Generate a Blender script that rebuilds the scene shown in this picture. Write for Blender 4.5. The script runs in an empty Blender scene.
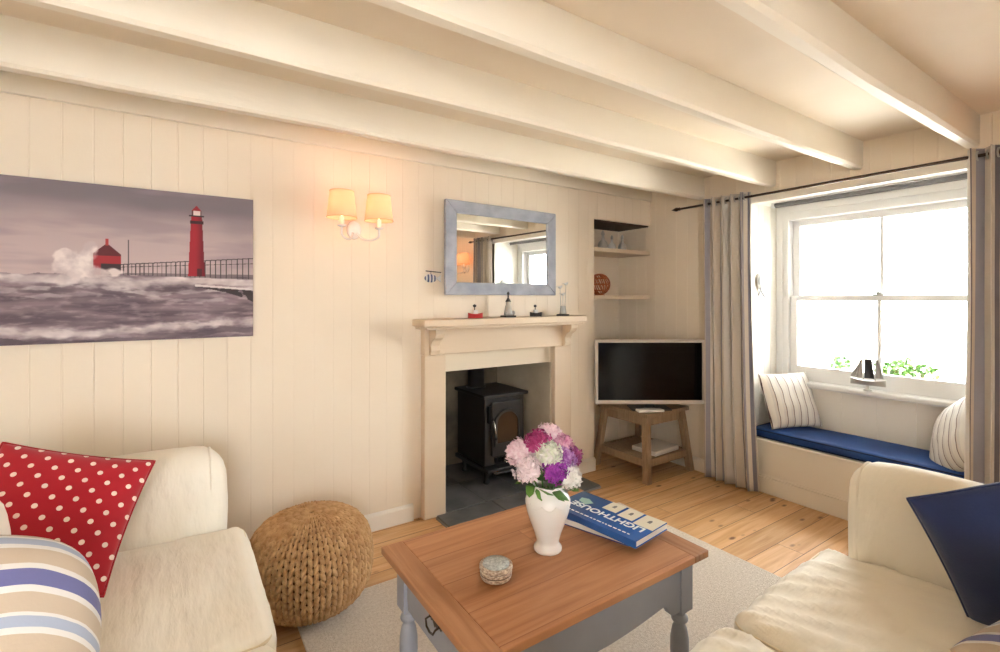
import bpy, math, random
from mathutils import Vector, Matrix, noise
PI = math.pi
random.seed(7)
S = bpy.context.scene
COL = S.collection
def R(d): return math.radians(d)
def srgb(r, g, b):
    f = lambda c: (c/255/12.92) if c/255 <= .04045 else ((c/255+.055)/1.055)**2.4
    return (f(r), f(g), f(b), 1)

# ------------------------------------------------------------------ mesh helpers
class MB:
    def __init__(s): s.v = []; s.f = []; s.sm = []
    def add(s, vs, fs, smooth=False, M=None):
        o = len(s.v)
        if M is not None: vs = [M @ Vector(v) for v in vs]
        s.v += [tuple(v) for v in vs]; s.f += [tuple(i+o for i in f) for f in fs]; s.sm += [smooth]*len(fs)
        return s
    def box(s, x0, x1, y0, y1, z0, z1, M=None):
        vs = [(x, y, z) for z in (z0, z1) for y in (y0, y1) for x in (x0, x1)]
        return s.add(vs, [(0,2,3,1),(4,5,7,6),(0,1,5,4),(2,6,7,3),(0,4,6,2),(1,3,7,5)], False, M)
    def lathe(s, prof, n=32, M=None, smooth=True, cap=True, a0=0, sx=1, sy=1):
        vs = []; fs = []
        for r, z in prof:
            for i in range(n):
                a = a0+2*PI*i/n; vs.append((r*math.cos(a)*sx, r*math.sin(a)*sy, z))
        for j in range(len(prof)-1):
            for i in range(n):
                k = (i+1) % n
                fs.append((j*n+i, j*n+k, (j+1)*n+k, (j+1)*n+i))
        s.add(vs, fs, smooth, M)
        if cap:
            m = len(prof)-1
            s.add([vs[i] for i in range(n)], [tuple(reversed(range(n)))], False, M)
            s.add([vs[m*n+i] for i in range(n)], [tuple(range(n))], False, M)
        return s
    def tube(s, pts, r, n=10, closed=False, cap=True):
        pts = [Vector(p) for p in pts]; m = len(pts); rs = r if isinstance(r, (list, tuple)) else [r]*m
        vs = []; fs = []; up = None
        for i, p in enumerate(pts):
            if closed: t = pts[(i+1) % m]-pts[i-1]
            else: t = pts[min(i+1, m-1)]-pts[max(i-1, 0)]
            t.normalize()
            if up is None:
                up = Vector((0,0,1)) if abs(t.z) < .9 else Vector((1,0,0))
            a = t.cross(up)
            if a.length < 1e-5: a = t.orthogonal()
            a.normalize(); b = a.cross(t); up = b
            for k in range(n):
                q = 2*PI*k/n; vs.append(p+(a*math.cos(q)+b*math.sin(q))*rs[i])
        rng = m if closed else m-1
        for i in range(rng):
            j = (i+1) % m
            for k in range(n):
                l = (k+1) % n
                fs.append((i*n+k, i*n+l, j*n+l, j*n+k))
        s.add(vs, fs, True)
        if cap and not closed:
            s.add(vs[:n], [tuple(range(n))]); s.add(vs[-n:], [tuple(range(n))])
        return s
    def prism(s, poly, h0, h1, axis='z', M=None):
        """poly in the plane across the axis, extruded h0..h1 along it; x: (y,z), y: (x,z), z: (x,y)"""
        def P(p, h): return {'z': (p[0], p[1], h), 'y': (p[0], h, p[1]), 'x': (h, p[0], p[1])}[axis]
        n = len(poly)
        vs = [P(p, h0) for p in poly]+[P(p, h1) for p in poly]
        fs = [tuple(range(n)), tuple(range(n, 2*n))]+[(i, (i+1) % n, n+(i+1) % n, n+i) for i in range(n)]
        return s.add(vs, fs, False, M)
    def ball(s, c, r, n=12, m=8, M=None):
        rx, ry, rz = r if isinstance(r, tuple) else (r, r, r)
        vs = []; fs = []
        for j in range(m+1):
            th = PI*j/m
            for i in range(n):
                ph = 2*PI*i/n
                vs.append((c[0]+rx*math.sin(th)*math.cos(ph), c[1]+ry*math.sin(th)*math.sin(ph), c[2]+rz*math.cos(th)))
        for j in range(m):
            for i in range(n):
                k = (i+1) % n; fs.append((j*n+i, (j+1)*n+i, (j+1)*n+k, j*n+k))
        return s.add(vs, fs, True, M)
    def build(s, name, mat=None, parent=None, bevel=0, seg=2, sub=0, fix=True, loc=None, rz=0):
        me = bpy.data.meshes.new(name); me.from_pydata(s.v, [], s.f)
        me.polygons.foreach_set('use_smooth', s.sm)
        if fix:
            import bmesh
            b = bmesh.new(); b.from_mesh(me); bmesh.ops.remove_doubles(b, verts=b.verts, dist=1e-6)
            bmesh.ops.recalc_face_normals(b, faces=b.faces); b.to_mesh(me); b.free()
        if mat: me.materials.append(mat)
        o = bpy.data.objects.new(name, me); COL.objects.link(o)
        if parent: o.parent = parent
        if loc: o.location = loc
        if rz: o.rotation_euler.z = rz
        if bevel:
            m = o.modifiers.new('bevel', 'BEVEL'); m.width = bevel; m.segments = seg; m.limit_method = 'ANGLE'; m.angle_limit = R(40)
            m.harden_normals = False
        if sub:
            m = o.modifiers.new('sub', 'SUBSURF'); m.levels = m.render_levels = sub
        return o

def tag(o, label=None, cat=None, group=None, kind=None):
    if label: o['label'] = label
    if cat: o['category'] = cat
    if group: o['group'] = group
    if kind: o['kind'] = kind
    return o
def thing(name, label, cat, loc=(0,0,0), rz=0, group=None):
    o = bpy.data.objects.new(name, None); COL.objects.link(o); o.location = loc; o.rotation_euler = (0,0,rz)
    return tag(o, label, cat, group)
def copy_tree(o, parent=None):
    c = o.copy(); COL.objects.link(c)
    if parent: c.parent = parent
    for ch in [x for x in bpy.data.objects if x.parent == o]: copy_tree(ch, c)
    return c

def softbox(hx, hy, hz, r, n=14, puff=(0,0,0), amp=0, freq=3, seed=0, fn=None):
    """rounded, slightly bulging slab; returns verts, faces"""
    vs = []; fs = []; key = {}
    def P(p):
        k = tuple(round(c, 5) for c in p)
        if k in key: return key[k]
        x, y, z = p[0]*hx, p[1]*hy, p[2]*hz
        v = Vector((x, y, z)); q = Vector((max(-hx+r, min(hx-r, x)), max(-hy+r, min(hy-r, y)), max(-hz+r, min(hz-r, z))))
        d = v-q
        nn = d.normalized() if d.length > 1e-9 else Vector((0,0,0))
        w = q+nn*r if d.length > 1e-9 else v
        w.x += puff[0]*math.copysign(1, p[0])*(1-p[1]**2)*(1-p[2]**2)*(abs(p[0])**3)
        w.y += puff[1]*math.copysign(1, p[1])*(1-p[0]**2)*(1-p[2]**2)*(abs(p[1])**3)
        w.z += puff[2]*math.copysign(1, p[2])*(1-p[0]**2)*(1-p[1]**2)*(abs(p[2])**3)
        if amp:
            w += nn*0 + Vector([noise.noise(w*freq+Vector((seed+k*7.3, 0, k*3.1)))*amp for k in range(3)])
        if fn: w = Vector(fn(w, p))
        key[k] = len(vs); vs.append(w); return key[k]
    # non-uniform grid: denser at the rounded rims
    g = [math.sin((2*i/n-1)*PI/2*.96)/math.sin(PI/2*.96) for i in range(n+1)]
    for ax in range(3):
        for sg in (-1, 1):
            for i in range(n):
                for j in range(n):
                    c = []
                    for a, b in ((i,j),(i+1,j),(i+1,j+1),(i,j+1)):
                        p = [0,0,0]; p[ax] = sg; p[(ax+1)%3] = g[a]; p[(ax+2)%3] = g[b]; c.append(P(p))
                    if sg < 0: c.reverse()
                    fs.append(tuple(c))
    return vs, fs

# ------------------------------------------------------------------ materials
def mat(name, col, rough=.6, metal=0, spec=.5, bump=None, var=None, trans=0, emis=None, sheen=0, coat=0):
    """bump=(scale, strength, stretch xyz); var=(colour2, scale, stretch)"""
    m = bpy.data.materials.new(name); m.use_nodes = True; nt = m.node_tree; N = nt.nodes; L = nt.links
    b = N['Principled BSDF']; b.inputs['Base Color'].default_value = col; b.inputs['Roughness'].default_value = rough
    b.inputs['Metallic'].default_value = metal; b.inputs['Specular IOR Level'].default_value = spec
    b.inputs['Sheen Weight'].default_value = sheen; b.inputs['Coat Weight'].default_value = coat
    tc = N.new('ShaderNodeTexCoord')
    def ns(scale, st, detail=4):
        mp = N.new('ShaderNodeMapping'); mp.inputs['Scale'].default_value = st; L.new(tc.outputs['Object'], mp.inputs['Vector'])
        t = N.new('ShaderNodeTexNoise'); t.inputs['Scale'].default_value = scale; t.inputs['Detail'].default_value = detail
        L.new(mp.outputs[0], t.inputs['Vector']); return t
    if var:
        t = ns(var[1], var[2] if len(var) > 2 else (1,1,1))
        r = N.new('ShaderNodeValToRGB'); r.color_ramp.elements[0].position = .35; r.color_ramp.elements[1].position = .65
        r.color_ramp.elements[0].color = col; r.color_ramp.elements[1].color = var[0]
        L.new(t.outputs['Fac'], r.inputs[0]); L.new(r.outputs[0], b.inputs['Base Color'])
    if bump:
        t = ns(bump[0], bump[2] if len(bump) > 2 else (1,1,1), 5)
        bp = N.new('ShaderNodeBump'); bp.inputs['Strength'].default_value = bump[1]; bp.inputs['Distance'].default_value = .01
        L.new(t.outputs['Fac'], bp.inputs['Height']); L.new(bp.outputs[0], b.inputs['Normal'])
    if emis:
        b.inputs['Emission Color'].default_value = emis[0]; b.inputs['Emission Strength'].default_value = emis[1]
    return m

M_wall = mat('wall_cream', srgb(243,229,208), .5, bump=(60,.05), var=(srgb(240,225,203), 2))
M_ceil = mat('ceiling_cream', srgb(240,226,206), .7, bump=(12,.15), var=(srgb(237,222,200), 3))
M_beam = mat('beam_paint', srgb(246,238,222), .55, bump=(14,.45,(.25,1,1)), var=(srgb(243,233,215), 4, (.3,1,1)))
M_trim = mat('trim_white', srgb(240,234,222), .45)
M_frame = mat('window_white', srgb(236,235,232), .4)
M_seat = mat('seat_paint', srgb(244,238,226), .5, bump=(20,.06))
M_surr = mat('surround_paint', srgb(224,204,178), .5, bump=(30,.08,(.3,1,1)), var=(srgb(218,197,169), 5, (.3,1,1)))
M_plaster = mat('chimney_plaster', srgb(206,194,170), .85, bump=(10,.5), var=(srgb(186,172,148), 4))
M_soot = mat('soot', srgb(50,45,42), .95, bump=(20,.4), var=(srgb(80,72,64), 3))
M_iron = mat('stove_iron', srgb(56,54,53), .45, metal=.4, bump=(80,.08))
M_ironbar = mat('iron_bar', srgb(34,34,36), .35, metal=.7)
M_stoveglass = mat('stove_glass', srgb(58,40,26), .12, spec=.6)
M_chrome = mat('chrome', srgb(200,200,200), .2, metal=1)
M_cover = mat('sofa_cover', srgb(250,243,227), .85, sheen=.15, bump=(4,1.0,(1.0,4.2,1.5)), var=(srgb(247,239,220), 3))
M_pipe = mat('sofa_piping', srgb(238,224,194), .85)
M_navy = mat('navy_fabric', srgb(28,42,84), .9, sheen=.3, bump=(150,.1), var=(srgb(24,36,74), 6))
M_seatpad = mat('blue_canvas', srgb(14,66,132), .7, bump=(200,.06), var=(srgb(10,52,112), 4))
M_grey = mat('table_grey_paint', srgb(158,160,168), .5, bump=(20,.12,(.3,1,1)), var=(srgb(150,152,160), 6))
M_bronze = mat('aged_bronze', srgb(70,58,46), .4, metal=.8)
M_rod = mat('rod_bronze', srgb(74,58,46), .35, metal=.7)
M_white = mat('white_ceramic', srgb(240,238,234), .25, spec=.5, coat=.3)
M_plastic = mat('tv_silver', srgb(205,196,186), .35)
M_black = mat('gloss_black_screen', srgb(10,10,12), .12, spec=.25)
M_dark = mat('dark_plastic', srgb(40,38,38), .4)
M_oak = mat('limed_oak', srgb(160,134,106), .6, bump=(14,.2,(1,1,.12)), var=(srgb(138,112,86), 12, (6,6,.5)))
M_mframe = mat('mirror_frame_grey', srgb(150,155,168), .6, bump=(18,.4,(1,4,4)), var=(srgb(176,180,190), 9, (1,1,1)))
M_mirror = mat('mirror_glass', (.93,.94,.94,1), .01, metal=1)
M_slate = mat('slate', srgb(112,112,112), .5, bump=(16,.4), var=(srgb(84,86,88), 5))
M_grout = mat('grout', srgb(150,146,140), .9)
M_jute = mat('jute', srgb(204,164,116), .9, bump=(90,.5), var=(srgb(176,134,88), 30))
M_jutecore = mat('jute_core', srgb(110,80,50), .95)
M_green = mat('leaf_green', srgb(62,104,40), .5, var=(srgb(98,140,64), 20))
M_pale = mat('sunlit_leaf', srgb(140,186,120), .6, var=(srgb(190,215,170), 20))
M_terra = mat('terracotta', srgb(205,130,95), .8)
M_cream = mat('cream_card', srgb(226,220,200), .5)
M_pages = mat('book_pages', srgb(232,228,216), .8, bump=(120,.2,(.1,.1,6)))
M_red = mat('red_paint', srgb(176,40,36), .5)
M_blue = mat('blue_paint', srgb(50,70,120), .5)
M_copper = mat('copper_wire', srgb(190,110,70), .4, metal=.6)
M_silver = mat('silver_metal', srgb(190,188,182), .35, metal=.6)
M_greymetal = mat('weathered_silver', srgb(166,164,158), .5, metal=.4)
M_stone = mat('pale_stone', srgb(214,210,202), .9, bump=(8,.3), var=(srgb(196,192,184), 4))
M_post = mat('pale_blue_paint', srgb(140,158,200), .6)
M_blind = mat('grey_blind', srgb(120,118,120), .8)

def mat_nodes(name):
    m = bpy.data.materials.new(name); m.use_nodes = True
    return m, m.node_tree.nodes, m.node_tree.links, m.node_tree.nodes['Principled BSDF']
def math_n(N, L, op, a, b=None, c=None):
    n = N.new('ShaderNodeMath'); n.operation = op
    for i, x in enumerate((a, b, c)):
        if x is None: continue
        if isinstance(x, (int, float)): n.inputs[i].default_value = x
        else: L.new(x, n.inputs[i])
    return n.outputs[0]
def ramp(N, L, fac, stops, interp='CONSTANT'):
    r = N.new('ShaderNodeValToRGB'); r.color_ramp.interpolation = interp
    e = r.color_ramp.elements
    while len(e) < len(stops): e.new(.5)
    for i, (p, c) in enumerate(stops): e[i].position = p; e[i].color = c
    L.new(fac, r.inputs[0]); return r.outputs[0]

def planks_mat(name, w, cols, rough, knots=True, along='x', scale_len=1.9):
    m, N, L, b = mat_nodes(name)
    tc = N.new('ShaderNodeTexCoord'); sp = N.new('ShaderNodeSeparateXYZ'); L.new(tc.outputs['Object'], sp.inputs[0])
    X, Y = (sp.outputs[0], sp.outputs[1]) if along == 'x' else (sp.outputs[1], sp.outputs[0])
    row = math_n(N, L, 'FLOOR', math_n(N, L, 'DIVIDE', Y, w))
    off = math_n(N, L, 'FRACT', math_n(N, L, 'MULTIPLY', row, .6180339))
    xs = math_n(N, L, 'ADD', math_n(N, L, 'DIVIDE', X, scale_len), off)
    seg = math_n(N, L, 'FLOOR', xs)
    cb = N.new('ShaderNodeCombineXYZ'); L.new(row, cb.inputs[0]); L.new(seg, cb.inputs[1])
    wn = N.new('ShaderNodeTexWhiteNoise'); wn.noise_dimensions = '3D'; L.new(cb.outputs[0], wn.inputs['Vector'])
    # grain
    c2 = N.new('ShaderNodeCombineXYZ')
    L.new(math_n(N, L, 'ADD', math_n(N, L, 'MULTIPLY', X, .9), math_n(N, L, 'MULTIPLY', wn.outputs['Value'], 30)), c2.inputs[0])
    L.new(math_n(N, L, 'MULTIPLY', Y, 13), c2.inputs[1])
    g = N.new('ShaderNodeTexNoise'); g.inputs['Scale'].default_value = 2.2; g.inputs['Detail'].default_value = 6; g.inputs['Distortion'].default_value = 1.2
    L.new(c2.outputs[0], g.inputs['Vector'])
    base = ramp(N, L, g.outputs['Fac'], [(.3, cols[0]), (.5, cols[1]), (.7, cols[2])], 'LINEAR')
    mx = N.new('ShaderNodeMix'); mx.data_type = 'RGBA'; mx.blend_type = 'MULTIPLY'; mx.inputs[0].default_value = 1
    tone = ramp(N, L, wn.outputs['Value'], [(0, (.74,.72,.70,1)), (1, (1,1,1,1))], 'LINEAR')
    L.new(base, mx.inputs[6]); L.new(tone, mx.inputs[7]); colour = mx.outputs[2]
    if knots:
        v = N.new('ShaderNodeTexVoronoi'); v.inputs['Scale'].default_value = 1.0; v.inputs['Randomness'].default_value = 1
        c3 = N.new('ShaderNodeCombineXYZ'); L.new(math_n(N, L, 'MULTIPLY', X, 5.0), c3.inputs[0]); L.new(math_n(N, L, 'MULTIPLY', Y, 11), c3.inputs[1])
        L.new(c3.outputs[0], v.inputs['Vector'])
        k = ramp(N, L, v.outputs['Distance'], [(0, (1,1,1,1)), (.07, (1,1,1,1)), (.17, (0,0,0,1))], 'LINEAR')
        m2 = N.new('ShaderNodeMix'); m2.data_type = 'RGBA'; L.new(k, m2.inputs[0]); L.new(colour, m2.inputs[6]); m2.inputs[7].default_value = cols[3]
        colour = m2.outputs[2]
    # seams between boards
    fy = math_n(N, L, 'FRACT', math_n(N, L, 'DIVIDE', Y, w)); fx = math_n(N, L, 'FRACT', xs)
    sy = math_n(N, L, 'LESS_THAN', math_n(N, L, 'MINIMUM', fy, math_n(N, L, 'SUBTRACT', 1, fy)), .0016/w)
    sx = math_n(N, L, 'LESS_THAN', fx, .0025/scale_len)
    seam = math_n(N, L, 'MAXIMUM', sy, sx)
    m3 = N.new('ShaderNodeMix'); m3.data_type = 'RGBA'; L.new(seam, m3.inputs[0]); L.new(colour, m3.inputs[6]); m3.inputs[7].default_value = cols[4]
    L.new(m3.outputs[2], b.inputs['Base Color'])
    bp = N.new('ShaderNodeBump'); bp.inputs['Strength'].default_value = .25; bp.inputs['Distance'].default_value = .004
    L.new(math_n(N, L, 'SUBTRACT', g.outputs['Fac'], seam), bp.inputs['Height']); L.new(bp.outputs[0], b.inputs['Normal'])
    b.inputs['Roughness'].default_value = rough
    return m
M_floor = planks_mat('pine_floor', .135, [srgb(206,154,100), srgb(224,176,122), srgb(236,194,144), srgb(110,66,34), srgb(96,60,34)], .42)
M_top = planks_mat('pine_table_top', .15, [srgb(176,118,76), srgb(194,136,92), srgb(208,154,110), srgb(110,66,38), srgb(150,98,62)], .45, knots=False, scale_len=9)
M_topend = planks_mat('pine_table_end', 5, [srgb(170,116,74), srgb(188,134,92), srgb(204,152,108), srgb(110,66,38), srgb(120,78,48)], .45, knots=False, along='y', scale_len=9)

def stripe_mat(name, stops, period, axis=0, coord='Object', rough=.9, warp=0, offset=0):
    m, N, L, b = mat_nodes(name)
    tc = N.new('ShaderNodeTexCoord'); sp = N.new('ShaderNodeSeparateXYZ'); L.new(tc.outputs[coord], sp.inputs[0])
    x = sp.outputs[axis]
    if warp:
        y = sp.outputs[1-axis]
        x = math_n(N, L, 'ADD', x, math_n(N, L, 'MULTIPLY', math_n(N, L, 'MULTIPLY', y, y), warp))
    f = math_n(N, L, 'FRACT', math_n(N, L, 'DIVIDE', math_n(N, L, 'ADD', x, offset), period))
    L.new(ramp(N, L, f, stops), b.inputs['Base Color'])
    b.inputs['Roughness'].default_value = rough; b.inputs['Sheen Weight'].default_value = .15
    t = N.new('ShaderNodeTexNoise'); t.inputs['Scale'].default_value = 160; L.new(tc.outputs['Object'], t.inputs['Vector'])
    bp = N.new('ShaderNodeBump'); bp.inputs['Strength'].default_value = .12; bp.inputs['Distance'].default_value = .004
    L.new(t.outputs['Fac'], bp.inputs['Height']); L.new(bp.outputs[0], b.inputs['Normal'])
    return m
cW, cB, cV, cT = srgb(236,232,228), srgb(176,186,206), srgb(112,114,166), srgb(206,188,166)
M_bigstripe = stripe_mat('wide_blue_stripe', [(0,cB),(.11,cW),(.15,cT),(.36,cW),(.44,cV),(.64,cW),(.71,cT),(.93,cW)], .165, 1, offset=-.02, warp=1.9)
M_thinstripe = stripe_mat('thin_dark_stripe', [(0,srgb(232,226,216)),(.50,srgb(232,226,216)),(.56,srgb(92,72,74)),(.64,srgb(214,200,184)),(.74,srgb(220,214,206))], .052, 0)
cC = srgb(206,196,184)
M_curtain = stripe_mat('curtain_stripe', [(0,srgb(206,196,182)),(.26,srgb(136,134,146)),(.34,srgb(220,212,202)),(.42,srgb(160,156,164)),(.62,srgb(208,194,178)),(.78,srgb(116,108,112)),(.84,srgb(214,206,196))], .21, 0, coord='UV')
def dots_mat():
    m, N, L, b = mat_nodes('red_spotted')
    tc = N.new('ShaderNodeTexCoord'); sp = N.new('ShaderNodeSeparateXYZ'); L.new(tc.outputs['Object'], sp.inputs[0])
    px, py = .055, .055; out = None
    for ox, oy in ((0, 0), (.5, .5)):
        fx = math_n(N, L, 'SUBTRACT', math_n(N, L, 'FRACT', math_n(N, L, 'ADD', math_n(N, L, 'DIVIDE', sp.outputs[0], px), ox+.25)), .5)
        fy = math_n(N, L, 'SUBTRACT', math_n(N, L, 'FRACT', math_n(N, L, 'ADD', math_n(N, L, 'DIVIDE', sp.outputs[1], py), oy+.25)), .5)
        d = math_n(N, L, 'SQRT', math_n(N, L, 'ADD', math_n(N, L, 'MULTIPLY', fx, fx), math_n(N, L, 'MULTIPLY', fy, fy)))
        k = math_n(N, L, 'LESS_THAN', d, .125); out = k if out is None else math_n(N, L, 'MAXIMUM', out, k)
    mx = N.new('ShaderNodeMix'); mx.data_type = 'RGBA'; L.new(out, mx.inputs[0]); mx.inputs[6].default_value = srgb(170,10,30); mx.inputs[7].default_value = srgb(240,214,200)
    L.new(mx.outputs[2], b.inputs['Base Color']); b.inputs['Roughness'].default_value = .9; b.inputs['Sheen Weight'].default_value = .2
    return m
M_dots = dots_mat()
def rug_mat():
    m, N, L, b = mat_nodes('oatmeal_rug')
    tc = N.new('ShaderNodeTexCoord')
    t = N.new('ShaderNodeTexVoronoi'); t.inputs['Scale'].default_value = 260; L.new(tc.outputs['Object'], t.inputs['Vector'])
    n = N.new('ShaderNodeTexNoise'); n.inputs['Scale'].default_value = 90; n.inputs['Detail'].default_value = 5; L.new(tc.outputs['Object'], n.inputs['Vector'])
    L.new(ramp(N, L, n.outputs['Fac'], [(.35, srgb(208,194,176)), (.65, srgb(226,214,198))], 'LINEAR'), b.inputs['Base Color'])
    bp = N.new('ShaderNodeBump'); bp.inputs['Strength'].default_value = .7; bp.inputs['Distance'].default_value = .006
    L.new(t.outputs['Distance'], bp.inputs['Height']); L.new(bp.outputs[0], b.inputs['Normal']); b.inputs['Roughness'].default_value = 1
    return m
M_rug = rug_mat()
def glass_mat():
    m, N, L, b = mat_nodes('window_glass'); N.remove(b)
    o = N['Material Output']; t = N.new('ShaderNodeBsdfTransparent'); t.inputs[0].default_value = (.97,.98,.98,1)
    g = N.new('ShaderNodeBsdfGlossy'); g.inputs['Roughness'].default_value = .02
    fr = N.new('ShaderNodeFresnel'); fr.inputs[0].default_value = 1.25
    mx = N.new('ShaderNodeMixShader'); L.new(fr.outputs[0], mx.inputs[0]); L.new(t.outputs[0], mx.inputs[1]); L.new(g.outputs[0], mx.inputs[2]); L.new(mx.outputs[0], o.inputs[0])
    return m
M_glass = glass_mat()
def shade_mat():
    m, N, L, b = mat_nodes('lamp_shade_fabric'); N.remove(b)
    o = N['Material Output']; d = N.new('ShaderNodeBsdfDiffuse'); d.inputs[0].default_value = srgb(240,205,175)
    t = N.new('ShaderNodeBsdfTranslucent'); t.inputs[0].default_value = srgb(250,190,152)
    mx = N.new('ShaderNodeMixShader'); mx.inputs[0].default_value = .28; L.new(d.outputs[0], mx.inputs[1]); L.new(t.outputs[0], mx.inputs[2]); L.new(mx.outputs[0], o.inputs[0])
    return m
M_shade = shade_mat()
M_bulb = mat('bulb_glow', srgb(255,230,190), .4, emis=(srgb(255,205,150), 6))

# ------------------------------------------------------------------ room dimensions
XL, XR, YF, YB, ZC = -1.15, 3.38, -1.5, 2.73, 2.28
def boards(mb, axis, a0, a1, z0, z1, pos, sign, bw=.102, phase=0, gw=.006, gd=.0021):
    """vertical tongue-and-groove boarding; axis 'x': wall plane y=pos facing sign; 'y': wall plane x=pos"""
    prof = [(a0, pos)]
    k = math.ceil((a0-phase)/bw+1e-6); c = phase+k*bw
    while c < a1-gw:
        if c-gw/2 > a0: prof += [(c-gw/2, pos), (c, pos-sign*gd), (c+gw/2, pos)]
        c += bw
    prof.append((a1, pos))
    back = pos-sign*.02
    poly = prof+[(a1, back), (a0, back)]
    if axis == 'y': poly = [(p[1], p[0]) for p in poly]
    n = len(poly)
    vs = [(x, y, z0) for x, y in poly]+[(x, y, z1) for x, y in poly]
    fs = [(i, (i+1) % n, n+(i+1) % n, n+i) for i in range(n)]
    mb.add(vs, fs)
    # top and bottom edge strips
    m = len(prof)
    mb.add([vs[i] for i in (0, m-1, m, m+1)], [(0,1,2,3)]); mb.add([vs[n+i] for i in (0, m-1, m, m+1)], [(0,1,2,3)])

# floor, ceiling
MB().box(XL-.1, XR+.02, YF-.1, YB+.8, -.1, 0).build('floor', M_floor); bpy.data.objects['floor']['kind'] = 'structure'
MB().box(XL-.1, XR+.6, YF-.1, YB+.9, ZC, ZC+.12).build('ceiling', M_ceil); bpy.data.objects['ceiling']['kind'] = 'structure'
# wall_back (fireplace wall) with the fire opening and the alcove
FX0, FX1, FZ = 1.37, 2.26, .88      # fire opening
AX0, AZ = 2.71, 1.975               # alcove
w = MB()
boards(w, 'x', XL, .44, 0, ZC, YB, -1, phase=-.518)
boards(w, 'x', .44, 1.16, 0, ZC, YB, -1, phase=-.518, gd=.0014, gw=.005)
boards(w, 'x', 1.16, AX0, FZ+.12, ZC, YB, -1, phase=-.518, gd=.0014, gw=.005)
boards(w, 'x', 1.16, FX0, 0, FZ+.12, YB, -1, phase=-.518, gd=.0014, gw=.005)
boards(w, 'x', FX1, AX0, 0, FZ+.12, YB, -1, phase=-.518, gd=.0014, gw=.005)
boards(w, 'x', AX0, XR, AZ, ZC, YB, -1, phase=-.518, gd=.0014, gw=.005)
w.box(XL-.1, FX0, YB+.02, YB+.9, 0, ZC); w.box(FX0, FX1, YB+.045, YB+.9, FZ, ZC); w.box(FX1, AX0, YB+.0205, YB+.9, 0, ZC)
w.box(AX0, XR+.5, YB+.02, YB+.9, AZ, ZC); w.box(AX0, XR+.5, YB+.36, YB+.9, 0, AZ)
w.box(FX0, FX1, YB+.02, YB+.045, FZ+.12, ZC)
wb = w.build('wall_back', M_wall); wb['kind'] = 'structure'
# fire recess lining
w = MB(); w.box(FX1-.015, FX1, YB-.02, YB+.70, 0, FZ); w.box(FX0, FX1, YB+.05, YB+.70, FZ-.004, FZ)
w.build('trim_1', M_plaster)['kind'] = 'structure'
MB().box(FX0, FX1-.015, YB+.68, YB+.70, 0, FZ-.004).build('trim_14', mat('shaded_plaster', srgb(150,136,114), .9, bump=(10,.5), var=(srgb(92,82,70), 3)))['kind'] = 'structure'  # recess back: shadow painted into the plaster as darker, blotchy colour
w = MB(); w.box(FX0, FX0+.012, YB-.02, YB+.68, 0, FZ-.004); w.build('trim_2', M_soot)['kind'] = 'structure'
# left, front walls
w = MB(); boards(w, 'y', YF, YB, 0, ZC, XL, 1); w.box(XL-.1, XL-.02, YF-.1, YB+.1, 0, ZC)
w.build('wall_left', M_wall)['kind'] = 'structure'
RX0, RX1, RZ0, RZ1 = -1.05, -.05, .75, 2.0
w = MB()
boards(w, 'x', XL, RX0, 0, ZC, YF, 1); boards(w, 'x', RX1, XR, 0, ZC, YF, 1); boards(w, 'x', RX0, RX1, 0, RZ0, YF, 1); boards(w, 'x', RX0, RX1, RZ1, ZC, YF, 1)
for a in ((XL-.1, RX0, 0, ZC), (RX1, XR+.5, 0, ZC), (RX0, RX1, 0, RZ0), (RX0, RX1, RZ1, ZC)): w.box(a[0], a[1], YF-.3, YF-.02, a[2], a[3])
w.build('wall_front', M_wall)['kind'] = 'structure'
# right wall with the deep window recess
WY0, WY1, WZ0, WZ1, XW = .61, 1.87, .37, 2.045, 3.83
w = MB()
boards(w, 'y', YF, WY0, 0, ZC, XR, -1, phase=.02); boards(w, 'y', WY1, YB+.36, 0, ZC, XR, -1, phase=.02)
boards(w, 'y', WY0, WY1, WZ1, ZC, XR, -1, phase=.02)
w.box(XR+.02, XW+.07, YF-.1, WY0-.02, 0, ZC); w.box(XR+.02, XW+.07, WY1+.02, YB+.5, 0, ZC); w.box(XR+.02, XW+.07, WY0-.02, WY1+.02, WZ1+.005, ZC)
w.box(XW-.02, XW+.07, WY0-.02, WY1+.02, 0, .70)
w.build('wall_right', M_wall)['kind'] = 'structure'
# recess lining (reveals and soffit) - white boarding
w = MB()
boards(w, 'x', XR, XW+.01, WZ0, WZ1, WY1, -1, phase=XR+.05, bw=.085); boards(w, 'x', XR, XW+.01, WZ0, WZ1, WY0, 1, phase=XR+.05, bw=.085)
w.box(XR, XW+.01, WY0, WY1, WZ1-.012, WZ1+.004)
w.build('trim_3', M_trim)['kind'] = 'structure'
w = MB(); w.box(XR-.018, XR, WY0-.05, WY1+.01, WZ1-.03, WZ1+.035); w.build('trim_4', M_trim, bevel=.004)['kind'] = 'structure'
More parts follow.
